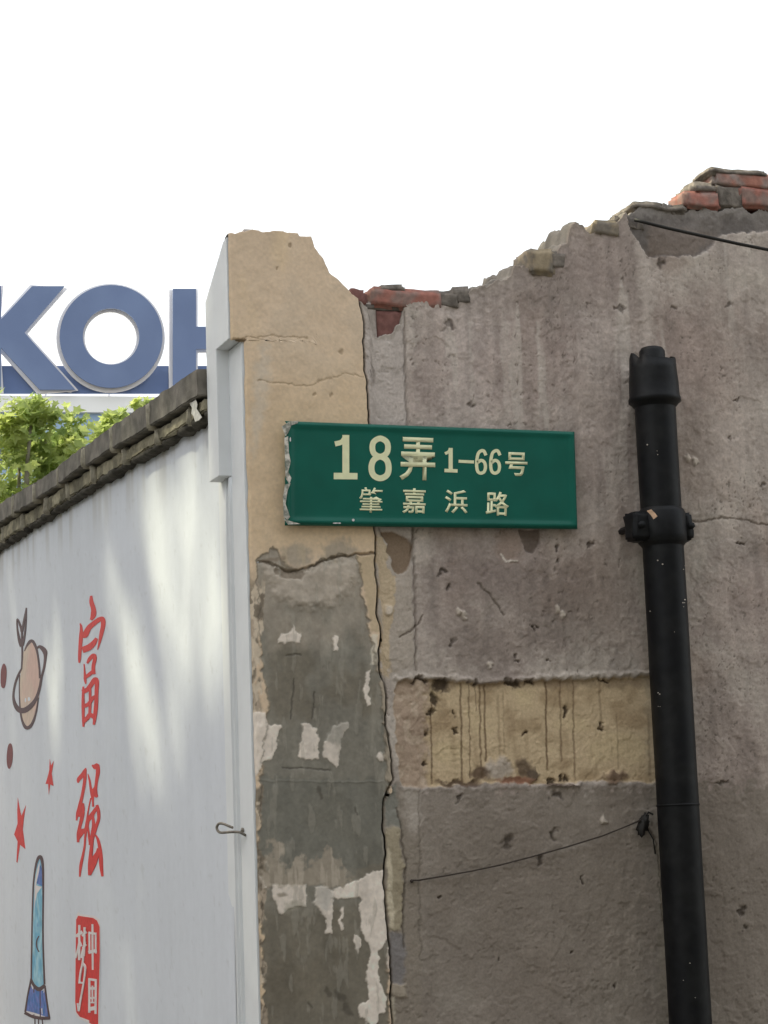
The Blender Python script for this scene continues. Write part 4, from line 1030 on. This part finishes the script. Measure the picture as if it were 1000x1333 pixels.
# ================================================================== TREES
m_leaf = leaf_mat('sunny_leaf', (.28, .38, .11), (.54, .60, .22))  # strong sunlight is put into this paler leaf colour
m_leaf2 = leaf_mat('shade_leaf', (.05, .11, .02), (.09, .17, .03))
m_bark = mat('pale_bark', (.22, .20, .15), .9, .2, 12, .5, 60, .004)
LEAF = [(0, -.05), (.22, .0), (.48, -.02), (.34, .22), (.50, .50), (.20, .50), (0, .95), (-.20, .50), (-.50, .50), (-.34, .22), (-.48, -.02), (-.22, 0)]
def leaf_arrays(n, pos, size, seed, flat=.55):
    r = np.random.default_rng(seed)
    base = np.array([(x, y, abs(x) * .28 - .12 * y * y) for x, y in LEAF]); base = np.vstack([base, [[0, .3, -.04]]])
    nv_ = len(base)
    N_ = r.normal(size=(n, 3)) * flat + np.array([-.1, -.15, .8]); N_ /= np.linalg.norm(N_, axis=1)[:, None]
    Tg = np.cross(N_, r.normal(size=(n, 3))); Tg /= np.linalg.norm(Tg, axis=1)[:, None]; B = np.cross(N_, Tg)
    s = size * r.uniform(.6, 1.25, n)
    co = pos[:, None, :] + s[:, None, None] * (base[None, :, 0:1] * Tg[:, None] + base[None, :, 1:2] * B[:, None] + base[None, :, 2:3] * N_[:, None])
    return co, nv_
LF = [(12, i, (i + 1) % 12) for i in range(12)]
def foliage(name, pos, size, m, parent, seed):
    co, nv_ = leaf_arrays(len(pos), pos, size, seed)
    F_ = (np.array(LF)[None] + (np.arange(len(pos)) * nv_)[:, None, None]).reshape(-1, 3)
    me = bpy.data.meshes.new(name); me.from_pydata(co.reshape(-1, 3).tolist(), [], F_.tolist()); me.update()
    o = link(name, me, m, parent); o['kind'] = 'stuff'; return o
def limb(name, a, b, r0_, r1_, parent, seed, n=8):
    a, b = Vector(a), Vector(b); pts = []
    for i in range(n + 1):
        t = i / n; p = a.lerp(b, t) + mnoise.noise_vector(Vector((t * 2.3, seed, 1))) * (b - a).length * .07 * math.sin(math.pi * t); pts.append(p)
    return tube(name, pts, [r0_ + (r1_ - r0_) * i / n for i in range(n + 1)], m_bark, parent, 10)
# visible tree behind the mural wall
tc = at_dist(40, 640, 11.5)
TB = Vector((tc.x, tc.y, 0))
tree = empty('plane_tree', TB, 'sunlit yellow-green tree rising behind the tiled coping on the left', 'tree')
limb('trunk', TB, (tc.x - .05, tc.y, 2.7), .13, .08, tree, 1)
lobes = [((25, 600), .42, 11.5), ((60, 560), .24, 11.4), ((40, 545), .17, 11.3), ((100, 600), .26, 11.7), ((-60, 590), .5, 11.8), ((125, 568), .15, 11.6), ((185, 535), .11, 11.9), ((160, 552), .12, 11.6), ((-30, 720), .6, 11.7), ((60, 720), .5, 11.9), ((130, 650), .35, 12.0)]
lobes = [((x, y + (9 if y < 650 else 0)), r_, d_) for (x, y), r_, d_ in lobes]
pos = []
for (x, y), r_, dd in lobes:
    c = at_dist(x, y, dd); limb('branch', (tc.x - .05, tc.y, 2.5), c, .035, .008, tree, x)
    n = int(1250 * r_ / .4 * (1 if r_ > .2 else .75))
    v = rng.normal(size=(n, 3)); v /= np.linalg.norm(v, axis=1)[:, None]
    rr = r_ * rng.uniform(.15, 1, n) ** .5
    q_ = np.array(c) + v * rr[:, None] * np.array([1, 1, .9])
    gap = np.array([mnoise.noise(Vector(p) * 6.5) for p in q_]); pos.append(q_[gap > .04])
pos = np.vstack(pos)
ppx, ppy = to_px(pos[:, 0], pos[:, 1], pos[:, 2])
dcam = np.linalg.norm(pos - np.array(CAM), axis=1)
vis = (ppx > -5) & (ppx < 225) & (ppy < 700)
order = np.argsort(np.where(vis, dcam, 99)); single = order[:290]; rest = order[290:]
foliage('foliage', pos[rest], .066, m_leaf, tree, 5)
base = [(x, y, abs(x) * .28 - .12 * y * y) for x, y in LEAF] + [(0, .3, -.04)]
lme = bpy.data.meshes.new('leaf'); lme.from_pydata(base, [], LF); lme.materials.append(m_leaf)
r5 = random.Random(3)
for i in single:
    o = bpy.data.objects.new('leaf', lme); COL.objects.link(o); o.parent = tree
    nrm = Vector((r5.gauss(-.1, .55), r5.gauss(-.15, .55), r5.gauss(.8, .5))).normalized()
    rot = nrm.to_track_quat('Z', 'Y') @ Matrix.Rotation(r5.uniform(0, 6.28), 3, 'Z').to_quaternion()
    s_ = .068 * r5.uniform(.6, 1.2)
    o.location = Vector(pos[i]) - TB; o.rotation_mode = 'QUATERNION'; o.rotation_quaternion = rot; o.scale = (s_,) * 3

# unseen tree added on the left so its canopy dapples the white wall
SB = Vector((-4.9, 4.4, 0))
stree = empty('added_shade_tree', SB, 'unseen broad tree left of the mural wall, added to shade it', 'tree')
limb('trunk', SB, SB + Vector((.2, .1, 6.2)), .17, .11, stree, 2)
n = 11500
v = rng.normal(size=(n, 3)); v /= np.linalg.norm(v, axis=1)[:, None]
rr = rng.uniform(.1, 1, n) ** .45
pos = np.array([-4.3, 4.1, 8.2]) + v * rr[:, None] * np.array([2.2, 3.6, 1.9])
for k in range(9):
    g = k * .7; limb('branch', SB + Vector((.2, .1, 5.8)), Vector((-4.3 + 1.4 * math.cos(g), 4.1 + 2.3 * math.sin(g), 7.9 + .5 * math.sin(k * 2))), .06, .015, stree, k)
# leaves dropped along the sun direction to shape the sun patches on the wall
S = np.array(SUN); t_ = (0 - pos[:, 0]) / -S[0]; hit = pos - S[None] * t_[:, None]
hx, hy = to_px(hit[:, 0] * 0, hit[:, 1], hit[:, 2])
gaps = [[(170, 640), (205, 575), (270, 545), (300, 560), (300, 800), (275, 870), (255, 930), (240, 1040), (222, 1040), (215, 900), (190, 760)],
        [(128, 720), (150, 690), (172, 800), (200, 850), (212, 1000), (178, 1030), (165, 900), (145, 800)],
        [(50, 820), (80, 820), (90, 990), (60, 1010)], [(262, 300), (300, 280), (305, 430), (262, 480)]]
keep = np.ones(n, bool)
for gi, gp in enumerate(gaps):
    d = poly_sd(hx, hy, gp); keep &= ~((d < 0) & (rng.random(n) < (.98, .93, .75, .7)[gi]))
cx_, cy_ = to_px(pos[:, 0], pos[:, 1], pos[:, 2])
keep &= ~((cx_ > -45) & (pos[:, 1] > -4))
foliage('crown', pos[keep], 0.16, m_leaf2, stree, 9)

# ================================================================== GROUND AND UNSEEN HOUSES ADDED TO SHAPE THE LIGHT
m_ground = mat('worn_concrete_ground', (.13, .125, .115), .9, .2, 1.5, .4, 40, .004, .2)
g = pydata('ground', [(-400, -400, 0), (400, -400, 0), (400, 400, 0), (-400, 400, 0)], [(0, 1, 2, 3)], m_ground); g['kind'] = 'structure'
house = empty('added_lane_house', (1, -9, 0), 'unseen grey two-storey house across the lane, added to block sky light from the old wall', 'house')
m_house = mat('house_render', (.15, .14, .125), .9, .15, 3, .4, 30, .004)
m_hroof = mat('house_roof', (.07, .06, .055), .9, .2, 8)
def hb(name, a, b, m): return rough_box(name, a, b, m, house, 0, 9, 0, .01)
hb('wall', (-5, -12, 0), (9, -7.0, 6.6), m_house)
hb('roof', (-5.3, -12.3, 6.6), (9.3, -6.6, 6.8), m_hroof)
for x in (-2.4, .4, 3.2, 6):
    for z_ in (1.0, 3.0):
        fr = hb('window', (x, -7.02, z_), (x + 1.1, -6.96, z_ + 1.2), m_white2)
        pn = rough_box('pane', (x + .06, -6.97, z_ + .06), (x + 1.04, -6.95, z_ + 1.14), m_fwin, None, 0, 9, 0, .002)
        pn.parent = fr

m_house2 = mat('pale_house_render', (.42, .41, .38), .9, .12, 3, .4, 30, .004)
house2 = empty('added_side_house', (-8.5, 5, 0), 'unseen pale two-storey house facing the white mural wall, added to block low sky and bounce light', 'house')  # added out of view to cut low sky and bounce light to the mural
rough_box('wall', (-14, -4, 0), (-7.2, 18, 5.0), m_house2, house2, 0, 9, 0, .01)
rough_box('roof', (-14.2, -4.2, 5.0), (-7.0, 18.2, 5.2), m_hroof, house2, 0, 30, 0, .01)
for y in (-2, 1, 4, 7, 10, 13):
    for z_ in (1.0, 3.2):
        fr = rough_box('window', (-7.22, y, z_), (-7.16, y + 1.2, z_ + 1.2), m_white2, house2, 0, 9, 0, .01)
        pn = rough_box('pane', (-7.17, y + .06, z_ + .06), (-7.15, y + 1.14, z_ + 1.14), m_fwin, None, 0, 9, 0, .002); pn.parent = fr
